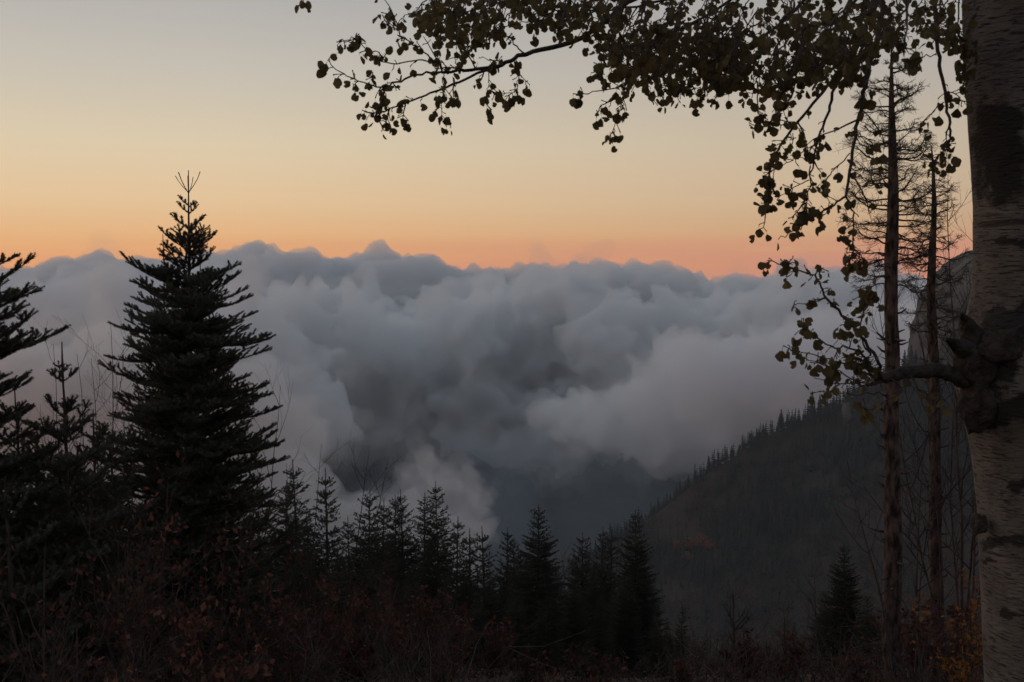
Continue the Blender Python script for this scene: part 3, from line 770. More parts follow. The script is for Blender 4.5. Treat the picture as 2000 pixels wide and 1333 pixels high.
M['bare_twig'] = mat_noise('bare_twig', (0.050, 0.036, 0.032), (0.105, 0.070, 0.060), 6, 0.85)
M['red_twig'] = mat_noise('reddish_twig', (0.070, 0.038, 0.033), (0.135, 0.070, 0.058), 4, 0.85, rand=0.25)
M['russet'] = mat_noise('russet_leaf', (0.075, 0.029, 0.022), (0.20, 0.075, 0.045), 2.5, 0.75, rand=0.25, trans=0.3)
M['yellow'] = mat_noise('yellow_leaf', (0.20, 0.075, 0.018), (0.38, 0.15, 0.03), 3.0, 0.7, trans=0.4)

def bare_tree(name, base, top, label, group, seed, cat='sapling', stems=1, rad=0.02, level=2, kids=(4, 5, 9), spread=0.7, ratio=0.42, leaves=0.0, lmat=None, lsize=0.03, mat=None, fan=0.12, up=0.25):
    r = random.Random(seed); base = Vector(base); top = Vector(top); t = empty(name, base, label, cat, group)
    H = (top - base).length; tips = []; mat = mat or M['bare_twig']
    for k in range(stems):
        mb = MB(); tw = MB()
        d = (top - base).normalized() + (vrand(r, fan) if k else Vector((0, 0, 0))); L = H * (1 if k == 0 else r.uniform(0.65, 1.0)); n = 9
        p = Vector((r.gauss(0, .05), r.gauss(0, .05), 0)) * (k > 0); pts = [p]; dd = d.normalized()
        for i in range(n):
            dd = (dd + vrand(r, 0.05) * (k > 0 or i > 2)).normalized(); pts.append(pts[-1] + dd * (L / n))
        if k == 0:
            off = (top - base) - pts[-1]
            pts = [q + off * (i / n) for i, q in enumerate(pts)]
        mb.tube(pts, np.linspace(rad * (1 if k == 0 else .75), 0.0022, n + 1), 6)
        for c in range(kids[-1]):
            f = r.uniform(0.25, 0.97); i = min(n - 1, int(f * n)); q = pts[i].lerp(pts[i + 1], f * n - i); a = (pts[i + 1] - pts[i]).normalized()
            o = vrand(r, 1); o = (o - a * o.dot(a)).normalized()
            grow_wood(tw, q, a * 0.7 + o * spread, L * ratio * r.uniform(.5, 1.1) * (1.1 - 0.7 * f), rad * 0.5 * (1.15 - f) + .0015, level - 1, r, up, 0.10, kids[:-1] + (kids[-2],), spread, 0.5, tips)
        s = link('stem' if stems > 1 else 'trunk', mb.mesh('bare_stem', mat), t)
        link('twigs', tw.mesh('bare_twigs', mat), s)['kind'] = 'stuff'
    if leaves > 0:
        lb = MB(); leaf_tris(lb, [p for p in tips if r.random() < leaves], r, lsize)
        if lb.n: link('foliage', lb.mesh('bush_leaves', lmat or M['russet'], False), t)['kind'] = 'stuff'
    return t
def plant(name, px, py, depth, label, group, seed, lean=0.0, **kw):
    tp = at(px, py, depth); bx = tp.x + lean; g = ground_z(bx, tp.y) - 0.08
    return bare_tree(name, (bx, tp.y, g), tp, label, group, seed, **kw)

SAP = 'bare saplings among the firs'
for k, (px, py, d, lean, lab, kw) in enumerate([
    (216, 628, 12.5, -0.15, 'tallest bare sapling between the slim young fir and the tall fir', dict(rad=0.016, kids=(4, 5, 10))),
    (178, 700, 12.0, 0.1, 'bare sapling forking beside the slim young fir', dict(rad=0.014, kids=(4, 5, 9))),
    (150, 690, 13.0, 0.2, 'thin upright sapling just behind the slim young fir', dict(rad=0.012, kids=(3, 4, 8))),
    (104, 672, 12.5, 0.1, 'wispy sapling between the cut off fir and the slim young fir', dict(rad=0.012, kids=(3, 4, 9))),
    (235, 745, 13.0, 0.1, 'bushy bare sapling against the skirt of the tall fir', dict(rad=0.014, kids=(5, 6, 10))),
    (548, 752, 15.0, -0.5, 'bare sapling leaning out from behind the tall fir', dict(rad=0.016, kids=(4, 5, 10))),
    (628, 868, 15.5, -0.25, 'straight bare sapling before the slender tiered firs', dict(rad=0.016, kids=(3, 4, 8))),
    (722, 880, 16.0, -0.75, 'bare forked sapling leaning towards the fir cluster', dict(rad=0.022, stems=2, fan=0.10, kids=(3, 4, 8))),
    (560, 905, 14.5, 0.1, 'low bare sapling under the edge of the tall fir', dict(rad=0.013, kids=(4, 5, 8))),
    (1806, 860, 12.6, 0.08, 'dark bare sapling standing between the two dead pines', dict(rad=0.024, kids=(3, 4, 14), ratio=0.34, spread=0.8)),
    (1655, 900, 11.5, 0.65, 'bare sapling leaning away from the thicker dead pine', dict(rad=0.018, kids=(3, 4, 9), ratio=0.4)),
    (1838, 840, 13.5, -0.25, 'thin sapling crossing behind the slimmer dead pine', dict(rad=0.016, kids=(3, 4, 10))),
    (1432, 1150, 24.0, 0.1, 'round crowned bare tree in the misty hollow', dict(rad=0.05, kids=(6, 8, 16), spread=0.85, ratio=0.45, cat='tree')),
    (1530, 1180, 23.0, 0.1, 'small bare tree near the wide shadowy fir', dict(rad=0.04, kids=(6, 7, 14), spread=0.85, ratio=0.45, cat='tree')),
    (1095, 1068, 44.0, 0.1, 'pale bare bush beside the broad central fir', dict(rad=0.03, stems=4, kids=(5, 6, 8), level=2, cat='tree', fan=.2)),
    (1590, 1120, 20.0, 0.2, 'slender bare tree in front of the wide shadowy fir', dict(rad=0.03, kids=(4, 6, 13), ratio=0.42, cat='tree')),
]):
    plant('bare_tree' if kw.get('cat') == 'tree' else 'bare_sapling', px, py, d, lab, SAP, 700 + k, lean=lean, **kw)
plant('bare_birch', 1852, 310, 13.2, 'bare birch with a fan of fine twigs against the cliff', SAP, 760, lean=0.42, cat='tree', rad=0.026, stems=7, fan=0.17, kids=(5, 7, 16), ratio=0.30, spread=0.7, level=2)

SHR = 'shrubs on the near slope'
r_sh = random.Random(77)
for k, (px, py, d, lab, kw) in enumerate([
    (760, 1105, 22, 'dome of fine reddish twigs below the fir cluster', dict(stems=11, fan=0.34, mat=M['red_twig'], leaves=0.04)),
    (640, 1150, 19, 'russet leaved shrub below the slender pair of firs', dict(stems=9, fan=0.36, mat=M['red_twig'], leaves=0.22)),
    (880, 1165, 21, 'reddish shrub under the tallest spire of the cluster', dict(stems=10, fan=0.36, mat=M['red_twig'], leaves=0.06)),
    (1030, 1250, 13, 'brown shrub below the broad central fir', dict(stems=9, fan=0.32, leaves=0.05)),
    (700, 1245, 13, 'orange flecked shrub at the bottom, below the red twig dome', dict(stems=8, fan=0.36, leaves=0.30)),
    (560, 1190, 12, 'leggy shrub with russet leaves beside the foot of the tall fir', dict(stems=8, fan=0.32, leaves=0.20)),
    (440, 1080, 9.5, 'shrub with dull red leaves in front of the tall fir', dict(stems=7, fan=0.28, leaves=0.14)),
    (330, 900, 9.0, 'tall shrub with a few red leaves across the tall fir', dict(stems=6, fan=0.20, leaves=0.10)),
    (250, 1010, 8.5, 'twiggy shrub holding red leaves before the slim young fir', dict(stems=7, fan=0.25, leaves=0.14)),
    (90, 1050, 7.5, 'tangled bare shrub below the cut off fir', dict(stems=8, fan=0.32, leaves=0.05)),
    (370, 1190, 6.5, 'low shrub with pinkish leaves round a straight stem', dict(stems=7, fan=0.30, leaves=0.22)),
    (150, 1200, 6.0, 'low dark shrub in the bottom corner', dict(stems=8, fan=0.40, leaves=0.08)),
    (860, 1260, 11, 'sparse shrub near the middle of the bottom edge', dict(stems=8, fan=0.40, leaves=0.06)),
    (1050, 1300, 10, 'dark twiggy shrub below the brown shrub', dict(stems=8, fan=0.40, leaves=0.05)),
    (1180, 1290, 11, 'grey twigged shrub below the tall pointed fir', dict(stems=8, fan=0.36, leaves=0.04)),
    (1330, 1290, 13, 'dark shrub at the lip of the misty hollow', dict(stems=9, fan=0.36, leaves=0.06)),
    (1460, 1235, 15, 'orange tinged shrub in front of the round crowned bare tree', dict(stems=9, fan=0.34, leaves=0.24)),
    (1555, 1235, 13, 'twiggy shrub with red buds under the slender bare tree', dict(stems=8, fan=0.30, mat=M['red_twig'], leaves=0.10)),
    (1680, 1275, 11, 'brown shrub at the foot of the thicker dead pine', dict(stems=8, fan=0.32, leaves=0.10)),
    (1790, 1180, 15, 'maroon shrub between the feet of the dead pines', dict(stems=10, fan=0.30, mat=M['red_twig'], leaves=0.35)),
    (820, 1150, 17, 'rounded rust brown bush below the bulky firs', dict(stems=12, fan=0.40, mat=M['red_twig'], leaves=0.12)),
    (600, 1090, 17, 'rust brown bush spilling from under the tall fir', dict(stems=11, fan=0.38, mat=M['red_twig'], leaves=0.12)),
    (960, 1200, 15, 'rounded maroon bush in the middle of the slope', dict(stems=12, fan=0.40, mat=M['red_twig'], leaves=0.06)),
    (1135, 1255, 14, 'brown bush between the brown shrub and the tall pointed fir', dict(stems=11, fan=0.38, leaves=0.05)),
    (520, 1130, 10, 'dense bush with dull leaves before the skirt of the tall fir', dict(stems=10, fan=0.35, leaves=0.12)),
    (1870, 1120, 12, 'thin reddish shrub behind the yellow bush', dict(stems=7, fan=0.20, mat=M['red_twig'], leaves=0.20)),
]):
    plant('shrub', px, py, d, lab, SHR, 800 + k, cat='shrub', rad=0.010 + 0.0004 * d, level=2, kids=(6, 7, 12), ratio=0.40, spread=0.85, lsize=0.022 + 0.0012 * d, lmat=M['russet'], **kw)
for k, (px, py, d, lab) in enumerate([(1893, 1120, 9.5, 'yellow leaved bush glowing beside the foot of the aspen trunk'), (1905, 1215, 8.8, 'lower golden bush pressed against the aspen trunk')]):
    plant('yellow_bush', px, py, d, lab, SHR, 850 + k, cat='bush', rad=0.012, stems=6, fan=0.13, level=2, kids=(5, 6, 8), ratio=0.30, spread=0.7, leaves=0.40, lmat=M['yellow'], lsize=0.026)

# ------------------------------------------------------------------ undergrowth
ur = random.Random(55)
ug = MB(); ul = MB(); uy = MB()
for k in range(9000):
    y = 2.6 + 52 * ur.random() ** 1.7; x = ur.uniform(-0.62, 0.60) * y + ur.uniform(-1, 1)
    g = ground_z(x, y)
    cl_ = fnoise(x, y, 0.45, 2.0, 2); h = ur.uniform(0.15, 0.6) * (1.0 + 0.035 * y) * (0.6 if y < 4.5 else 1) * max(0.25, 1 + 1.6 * cl_) * (0.45 if -0.06 < x / y < 0.17 else 1)
    p = Vector((x, y, g)); d = Vector((ur.gauss(0, .75), ur.gauss(0, .75), 1)).normalized(); pts = [p]; n = 4
    for i in range(n):
        d = (d + vrand(ur, 0.25) + Vector((0, 0, 0.1 if i < 2 else -.2))).normalized(); pts.append(pts[-1] + d * h / n)
    ug.tube(pts, np.linspace(0.004 + 0.00035 * y, 0.0012 + 0.00012 * y, n + 1), 3, cap=False)
    for c in range(3):
        i = ur.randrange(1, n); q = pts[i]; dd = (d + vrand(ur, 0.6)).normalized(); l = h * ur.uniform(.25, .5)
        ug.tube([q, q + dd * l * .5 + vrand(ur, .02), q + dd * l + Vector((0, 0, .05 * h))], np.linspace(0.0025 + 0.0002 * y, 0.001 + 0.0001 * y, 3), 3, cap=False)
    if fnoise(x, y, 0.25, 8.0, 2) > -0.05 or ur.random() < 0.2:
        leaf_tris(ul, [pts[ur.randrange(1, n + 1)] + vrand(ur, .05) for _ in range(2)], ur, 0.020 + 0.0010 * y)
gl = MB()
for k in range(16000):
    y = 2.4 + 40 * ur.random() ** 1.8; x = ur.uniform(-0.62, 0.60) * y + ur.uniform(-1, 1)
    leaf_tris(gl, [Vector((x, y, ground_z(x, y) + ur.uniform(0.005, 0.05)))], ur, 0.024 + 0.0008 * y, 1, 0)
tag(link('undergrowth', ug.mesh('undergrowth', M['bare_twig'])), 'tangled bare undergrowth covering the near slope', 'undergrowth', kind='stuff')
tag(link('undergrowth_leaves', ul.mesh('undergrowth_leaves', M['russet'], False)), 'withered russet leaves caught in the undergrowth', 'leaves', kind='stuff')
M['litter'] = mat_noise('leaf_litter', (0.05, 0.028, 0.020), (0.13, 0.065, 0.042), 1.2, 0.9)
tag(link('fallen_leaves', gl.mesh('fallen_leaves', M['litter'], False)), 'brown fallen leaves strewn over the near slope', 'leaves', kind='stuff')

# ------------------------------------------------------------------ dead pines
M['pine_bark'] = mat_noise('pine_bark', (0.022, 0.016, 0.014), (0.15, 0.095, 0.078), 17, 0.9, detail=10, stretch=(1, 1, 0.35), bump=1.0, bump_scale=34, lo=0.38, hi=0.66)
M['lichen_twig'] = mat_noise('lichen_twig', (0.050, 0.042, 0.036), (0.10, 0.085, 0.07), 10, 0.9)
def dead_branch(L, seed):
    r = random.Random(seed); mb = MB(); n = 7; pts = [Vector((0, 0, 0))]; d = Vector((1, 0, r.uniform(-.15, .15)))
    for i in range(n):
        d = (d + vrand(r, 0.17) + Vector((0, 0, -0.08 if i < 3 else 0.26))).normalized(); pts.append(pts[-1] + d * L / n)
    mb.tube(pts, np.linspace(0.006 + 0.010 * L, 0.0026, n + 1), 5)
    for k in range(int(24 * L) + 8):
        f = r.uniform(0.15, 1.0); i = min(n - 1, int(f * n)); q = pts[i].lerp(pts[i + 1], f * n - i)
        o = Vector((r.uniform(.2, .9), r.choice((-1, 1)) * r.uniform(.3, 1), r.uniform(-.45, .5)))
        grow_wood(mb, q, o, L * r.uniform(.16, .42) * (1.25 - .6 * f), 0.0038, 1, r, 0.0, 0.2, (3, 5), 0.8, 0.5, None, 0.0013)
    return mb.mesh('dead_branch', M['lichen_twig'])
DB = [dead_branch(l, 900 + i) for i, l in enumerate((0.25, 0.35, 0.45, 0.5, 0.55, 0.6, 0.66, 0.75))]
DBL = (0.25, 0.35, 0.45, 0.5, 0.55, 0.6, 0.66, 0.75)
def stub_mesh(seed):
    r = random.Random(seed); mb = MB(); mb.tube([(0, 0, 0), (0.05, 0, 0.005), (0.1, r.uniform(-.02, .02), r.uniform(-.02, .03))], [0.011, 0.008, 0.004], 5); return mb.mesh('dead_stub', M['pine_bark'])
ST = [stub_mesh(i) for i in range(3)]
def dead_pine(rows, depth, brange, blen, nb, label, seed, srange):
    """rows = (pixel row, pixel column, trunk width in pixels) down the stem."""
    r = random.Random(seed); k = depth / FPX
    pts = [at_y(px, py, depth) for py, px, w in rows]
    b = Vector((pts[-1].x, pts[-1].y, ground_z(pts[-1].x, pts[-1].y) - 0.15)); zs = [p.z for p in pts] + [b.z]
    rad = [w * k / 2 for _, _, w in rows] + [rows[-1][2] * k / 2 * 1.12]
    xs = [p.x for p in pts] + [b.x]; Y = b.y
    z = np.linspace(zs[0], zs[-1], 130); X = np.interp(-z, [-q for q in zs], xs); Rr = np.interp(-z, [-q for q in zs], rad)
    S = 16; V = []
    for zi, xi, ri in zip(z, X, Rr):
        for a in range(S):
            t = 2 * math.pi * a / S; q = 0.92 + 0.16 * mnoise.fractal(Vector((math.cos(t) * 1.4, math.sin(t) * 1.4, zi * 2.2 + seed)), 1, 2, 4)
            V.append((xi - b.x + ri * q * math.cos(t) + 0.006 * math.sin(zi * 3) + 0.045 * mnoise.noise(Vector((seed, 0, zi * 0.45))), ri * q * math.sin(t), zi - b.z))
    n = len(z); i = np.arange(n - 1)[:, None] * S; j = np.arange(S)[None]; kk = (j + 1) % S
    Q = np.stack([i + j, i + S + j, i + S + kk, i + kk], -1).reshape(-1, 4)
    V.append((X[0] - b.x, 0, z[0] - b.z + 0.05)); T = np.stack([np.full(S, len(V) - 1), np.arange(S), (np.arange(S) + 1) % S], -1)
    t = empty('dead_pine', b, label, 'tree', 'dead pines by the aspen')
    link('trunk', mesh_np('dead_pine_trunk', V, [T, Q], [M['pine_bark']], True), t)
    def place(me, nm, py, sc, tilt):
        zz = at_y(1740, py, depth).z; a = r.uniform(0, 6.28)
        xx = float(np.interp(-zz, [-q for q in zs], xs)) - b.x; rr = float(np.interp(-zz, [-q for q in zs], rad))
        o = link(nm, me, t, (xx + rr * .6 * math.cos(a), rr * .6 * math.sin(a), zz - b.z)); o.rotation_euler = (r.uniform(-.6, .6), tilt + r.uniform(-.25, .25), a); o.scale = (sc,) * 3
    for q in range(nb):
        f = (q + r.random()) / nb; py = brange[0] + (brange[1] - brange[0]) * f
        L = float(np.interp(f, *zip(*blen))) * r.uniform(0.65, 1.15); c = min(range(8), key=lambda w: abs(DBL[w] - L) + r.uniform(0, .08))
        place(DB[c], 'branch', py, L / DBL[c], -0.25 + 0.35 * f)
    for q in range(70): place(r.choice(ST), 'stub', r.uniform(*srange), r.uniform(.6, 1.9), 0)
    return t
dead_pine([(95, 1741, 3), (160, 1742, 8), (250, 1743, 15), (400, 1743, 23), (600, 1741, 28), (800, 1741, 31), (1000, 1742, 35), (1200, 1744, 38), (1330, 1745, 42)], 12.0, (120, 560), [(0, .18), (.2, .45), (.5, .62), (.8, .55), (1, .45)], 95, 'thicker dead pine with flaking bark and bare lichened branches', 3, (500, 1330))
dead_pine([(290, 1819, 3), (330, 1821, 6), (450, 1823, 13), (600, 1824, 19), (800, 1825, 23), (1000, 1826, 26), (1330, 1828, 31)], 14.0, (310, 660), [(0, .16), (.25, .42), (.6, .58), (1, .4)], 70, 'slimmer dead pine next to the aspen trunk', 8, (620, 1330))

# ------------------------------------------------------------------ the aspen
ar = random.Random(91)
AD = 5.0; ak = AD / FPX
def mat_aspen():
    m, nt, out = mat_new('aspen_bark'); N, L = nt.nodes, nt.links
    b = N.new('ShaderNodeBsdfPrincipled'); b.inputs['Roughness'].default_value = 0.8; b.inputs['Specular IOR Level'].default_value = 0.25
    tc = N.new('ShaderNodeTexCoord')
    def noise(scale, stretch, detail=5, rough=0.5):
        mp = N.new('ShaderNodeMapping'); mp.inputs['Scale'].default_value = stretch; L.new(tc.outputs['Object'], mp.inputs[0])
        n = N.new('ShaderNodeTexNoise'); n.inputs['Scale'].default_value = scale; n.inputs['Detail'].default_value = detail; n.inputs['Roughness'].default_value = rough
        L.new(mp.outputs[0], n.inputs['Vector']); return n.outputs[0]
    def ramp(f, a, c, lo, hi):
        r = N.new('ShaderNodeValToRGB'); e = r.color_ramp.elements; e[0].position = lo; e[0].color = (*a, 1); e[1].position = hi; e[1].color = (*c, 1); L.new(f, r.inputs[0]); return r.outputs[0]
    def mix(f, a, c):
        x = N.new('ShaderNodeMix'); x.data_type = 'RGBA'
        for s, v in ((x.inputs[0], f), (x.inputs[6], a), (x.inputs[7], c)):
            if isinstance(v, tuple): s.default_value = (*v, 1)
            else: L.new(v, s)
        return x.outputs[2]
    W, K = (1, 1, 1), (0, 0, 0)
    col = ramp(noise(5, (1, 1, .7)), (0.085, 0.068, 0.060), (0.175, 0.145, 0.128), .3, .7)
    dash = ramp(noise(30, (0.5, 0.5, 4.5), 2, 0.5), K, W, .58, .67)          # lenticels, lying across the trunk
    col = mix(dash, col, (0.040, 0.031, 0.028))
    ring = ramp(noise(2.2, (0.25, 0.25, 5.0), 4, 0.65), K, W, .62, .67)       # long creases
    col = mix(ring, col, (0.06, 0.046, 0.042))
    at_ = N.new('ShaderNodeAttribute'); at_.attribute_name = 'scar'
    ad = N.new('ShaderNodeMath'); ad.operation = 'MULTIPLY_ADD'; L.new(noise(9, (1, 1, 1), 6, .65), ad.inputs[0]); ad.inputs[1].default_value = 1.25; L.new(at_.outputs['Fac'], ad.inputs[2])
    col = mix(ramp(ad.outputs[0], K, W, .82, 1.05), col, (0.032, 0.027, 0.025))
    L.new(col, b.inputs['Base Color'])
    bp = N.new('ShaderNodeBump'); bp.inputs['Strength'].default_value = 0.8; bp.inputs['Distance'].default_value = 0.012
    bm = N.new('ShaderNodeMath'); bm.operation = 'SUBTRACT'; L.new(noise(30, (1, 1, 2.5), 6), bm.inputs[0]); L.new(dash, bm.inputs[1]); L.new(bm.outputs[0], bp.inputs['Height'])
    L.new(bp.outputs[0], b.inputs['Normal']); L.new(b.outputs[0], out.inputs['Surface'])
    return m
M['aspen'] = mat_aspen()
M['aspen_twig'] = mat_noise('aspen_twig', (0.040, 0.030, 0.026), (0.085, 0.062, 0.050), 20, 0.8, bump=0.4)
M['scar'] = mat_noise('scarred_bark', (0.028, 0.022, 0.020), (0.075, 0.058, 0.050), 16, 0.9, detail=8, bump=1.0)
M['leaf'] = mat_noise('aspen_leaf', (0.065, 0.055, 0.024), (0.14, 0.098, 0.042), 6, 0.6, rand=0.3, trans=0.4)

rows = [(-2200, 1880, 150), (-1200, 1884, 180), (-400, 1886, 194), (0, 1886, 200), (120, 1890, 200), (200, 1895, 198), (300, 1902, 195), (400, 1909, 192), (500, 1908, 196), (560, 1905, 204), (600, 1899, 216), (640, 1888, 238), (690, 1878, 258), (750, 1874, 264), (800, 1880, 252), (840, 1892, 232), (890, 1903, 214), (950, 1911, 204), (1000, 1916, 200), (1100, 1920, 198), (1200, 1925, 196), (1333, 1931, 200), (1500, 1930, 212), (1700, 1922, 240)]
AY = AD * cp + 0.05
zr = [at_y(1990, p, AY).z for p, _, _ in rows]; lx = [at_y(l + 1.5, p, AY).x for p, l, _ in rows]; wr = [w * ak / 2 for _, _, w in rows]
abase = at_y(2025, 666, AY); abase.z = ground_z(abase.x, abase.y) - 0.15
aspen = empty('aspen_tree', abase, 'pale barked aspen with a knotted scarred trunk and overhanging leafy branches', 'tree')
zz = np.concatenate([np.linspace(abase.z, 3.4, 300), np.linspace(3.5, max(zr), 50)])
iz = lambda z, v: float(np.interp(-z, [-q for q in zr], v))
S = 72; V = []; scar = []
scars = [(1955, 300, 70, 125), (1930, 690, 75, 95), (1985, 640, 90, 70), (1910, 800, 45, 55), (1960, 800, 80, 40), (1985, 470, 60, 12), (1985, 1060, 75, 15), (2000, 950, 60, 10), (1945, 215, 45, 14), (1905, 80, 10, 70), (2005, 1190, 60, 8), (1925, 1105, 16, 6)]
for z in zz:
    l, w = iz(z, lx), iz(z, wr); cx = l + w
    for a in range(S):
        t = 2 * math.pi * a / S; c, s = math.cos(t), math.sin(t)
        nz = mnoise.fractal(Vector((c * 0.9, s * 0.9, z * 1.3)), 1, 2, 5)
        kn = math.exp(-((z - zr[12]) / 0.28) ** 2)
        q = 1 + 0.035 * nz + 0.10 * kn * (mnoise.noise(Vector((c * 2.2, s * 2.2, z * 5))) + 0.3 * mnoise.noise(Vector((c * 6, s * 6, z * 14))))
        wx = w * (1.25 if c > 0 else 1.0)
        p = Vector((cx + wx * q * c, AY + w * q * s, z)); px, py, f = pix(p)
        m = 0.0; px += 26 * mnoise.fractal(p * 9, 1, 2, 4); py += 22 * mnoise.fractal(p * 9 + Vector((7, 0, 0)), 1, 2, 4)
        if s < 0.5:
            for X, Y, rx, ry in scars:
                e = ((px - X) / rx) ** 2 + ((py - Y) / ry) ** 2
                m = max(m, 1 - 0.75 * e)
        V.append(tuple(p - abase)); scar.append(max(0.0, min(1.0, m)) * 0.62)
n = len(zz); i = np.arange(n - 1)[:, None] * S; j = np.arange(S)[None]; k2 = (j + 1) % S
me = mesh_np('aspen_trunk', V, [np.stack([i + j, i + k2, i + S + k2, i + S + j], -1).reshape(-1, 4)], [M['aspen']], True)
me.attributes.new('scar', 'FLOAT', 'POINT').data.foreach_set('value', np.array(scar, np.float32))
link('trunk', me, aspen)

def lump(name, c, rad, seed, mat, stretch=(1, 1, 1), amp=0.35):
    bm = bmesh.new(); bmesh.ops.create_icosphere(bm, subdivisions=4, radius=1.0)
    for v in bm.verts:
        q = 1 + amp * mnoise.fractal(v.co * 1.6 + Vector((seed, 0, 0)), 1, 2, 5)
        v.co = Vector((v.co.x * stretch[0], v.co.y * stretch[1], v.co.z * stretch[2])) * rad * q
    me = bpy.data.meshes.new(name); bm.to_mesh(me); bm.free(); me.materials.append(mat)
    me.polygons.foreach_set('use_smooth', np.ones(len(me.polygons), bool))
    return link(name, me, aspen, Vector(c) - abase)
front = lambda px, py, dd: at(px, py, AD - dd)
lump('knot', front(1912, 700, 0.12), 0.12, 2.0, M['scar'], (0.9, 0.6, 1.2), 0.35)
lump('knot', front(1910, 785, 0.08), 0.11, 5.0, M['scar'], (0.8, 0.7, 1.3), 0.3)
lump('knot', front(1990, 680, 0.19), 0.12, 7.0, M['scar'], (1.4, 0.4, 0.8), 0.35)
lump('burl', at(1912, 1024, AD + 0.05), 0.05, 9.0, M['scar'], (0.8, 0.8, 1.1), 0.3)
stb = MB()
a_, b_ = front(1905, 690, 0.1), front(1848, 662, 0.22)
stb.tube([a_ - abase, a_.lerp(b_, .5) - abase + Vector((0, 0, -.01)), b_ - abase], [0.075, 0.045, 0.008], 9)
a_, b_ = front(1900, 660, 0.12), front(1878, 612, 0.2)
stb.tube([a_ - abase, a_.lerp(b_, .6) - abase, b_ - abase], [0.06, 0.035, 0.006], 9)
link('broken_stub', stb.mesh('broken_stub', M['scar']), aspen)

# branches: pixel paths at their own distances, smoothed and knobbly
leafsites = []          # (point, size)
def smooth(P, n=6):
    P = [Vector(p) for p in P]; out = []
    for i in range(len(P) - 1):
        p0 = P[max(0, i - 1)]; p1 = P[i]; p2 = P[i + 1]; p3 = P[min(len(P) - 1, i + 2)]
        for k in range(n):
            t = k / n
            out.append(0.5 * ((2 * p1) + (p2 - p0) * t + (2 * p0 - 5 * p1 + 4 * p2 - p3) * t * t + (3 * p1 - p0 - 3 * p2 + p3) * t ** 3))
    return out + [P[-1]]
def spur(mb, p, d, r, l=0.035):
    q = p + d * l; mb.tube([p, p + d * l * .6 + vrand(r, .003), q], [0.0022, 0.0018, 0.0028], 4); return q
def side_dir(a, r):
    o = vrand(r, 1); return ((o - a * o.dot(a)).normalized() * 0.8 + a * 0.5 + Vector((0, 0, -.1))).normalized()
def branch_path(mb, P, r0, r1, leaves, r, start=0.25, twigs=0, tlen=0.22, size=1.0, n=6):
    pts = smooth(P, n); L = sum((b - a).length for a, b in zip(pts[:-1], pts[1:]))
    pts = [p + vrand(r, 0.0035) if 0 < i < len(pts) - 1 else p for i, p in enumerate(pts)]
    mb.tube(pts, np.linspace(r0, r1, len(pts)), 6)
    m = len(pts) - 1
    for q in range(int(L * 9)):
        i = r.randrange(int(m * start), m); a = (pts[i + 1] - pts[i]).normalized(); spur(mb, pts[i], side_dir(a, r), r, r.uniform(.012, .035))
    for q in range(leaves):
        f = start + (1 - start) * r.random() ** 0.8; i = min(m - 1, int(f * m)); a = (pts[i + 1] - pts[i]).normalized()
        e = spur(mb, pts[i].lerp(pts[i + 1], r.random()), side_dir(a, r), r, r.uniform(.02, .06))
        for c in range(r.choice((1, 1, 1, 2))): leafsites.append((e, size * r.uniform(.75, 1.2)))
    leafsites.append((pts[-1], size))
    for q in range(twigs):
        f = start + (1 - start) * r.random(); i = min(m - 1, int(f * m)); a = (pts[i + 1] - pts[i]).normalized(); d = side_dir(a, r)
        p = pts[i]; l = tlen * r.uniform(.5, 1.2); t = [p]
        for c in range(5):
            d = (d + vrand(r, .14) + Vector((0, 0, -.06))).normalized(); t.append(t[-1] + d * l / 5)
        mb.tube(t, np.linspace(min(r0 * .6, .0045), .0016, 6), 4)
        for c in range(int(r.uniform(2, 6) * min(1, leaves / 6 + .2))):
            k = r.randrange(2, 6); e = spur(mb, t[k], side_dir(d, r), r, r.uniform(.015, .04)); leafsites.append((e, size * r.uniform(.7, 1.15)))
def path(pp, d0, d1):
    m = len(pp) - 1; return [at(x, y, d0 + (d1 - d0) * i / m) for i, (x, y) in enumerate(pp)]
def add_branch(specs, seed, limb=None, label=None, limb_r=(0.05, 0.02)):
    """One limb of the crown: an arching piece from the trunk to the first path, then its paths."""
    r = random.Random(seed); mb = MB()
    if limb is not None:
        z0, pp, d = limb; e = at(pp[0], pp[1], d); s = Vector((iz(z0, lx) + iz(z0, wr) * .7, AD, z0)); mid = s.lerp(e, .5) + Vector((0, 0, 0.35))
        mb.tube([q - abase for q in smooth([s, mid, e], 8)], np.linspace(limb_r[0], limb_r[1], 17), 8)
    off = len(mb.v)
    for sp in specs:
        pp, d0, d1, r0, r1, nl = sp[:6]; kw = sp[6] if len(sp) > 6 else {}
        branch_path(mb, path(pp, d0, d1), r0, r1, nl, r, **kw)
    for i in range(off, len(mb.v)): mb.v[i] = mb.v[i] - np.array(abase)
    o = link('branch', mb.mesh('aspen_branch', M['aspen_twig']), aspen)
    if label: o['label'] = label
    return o
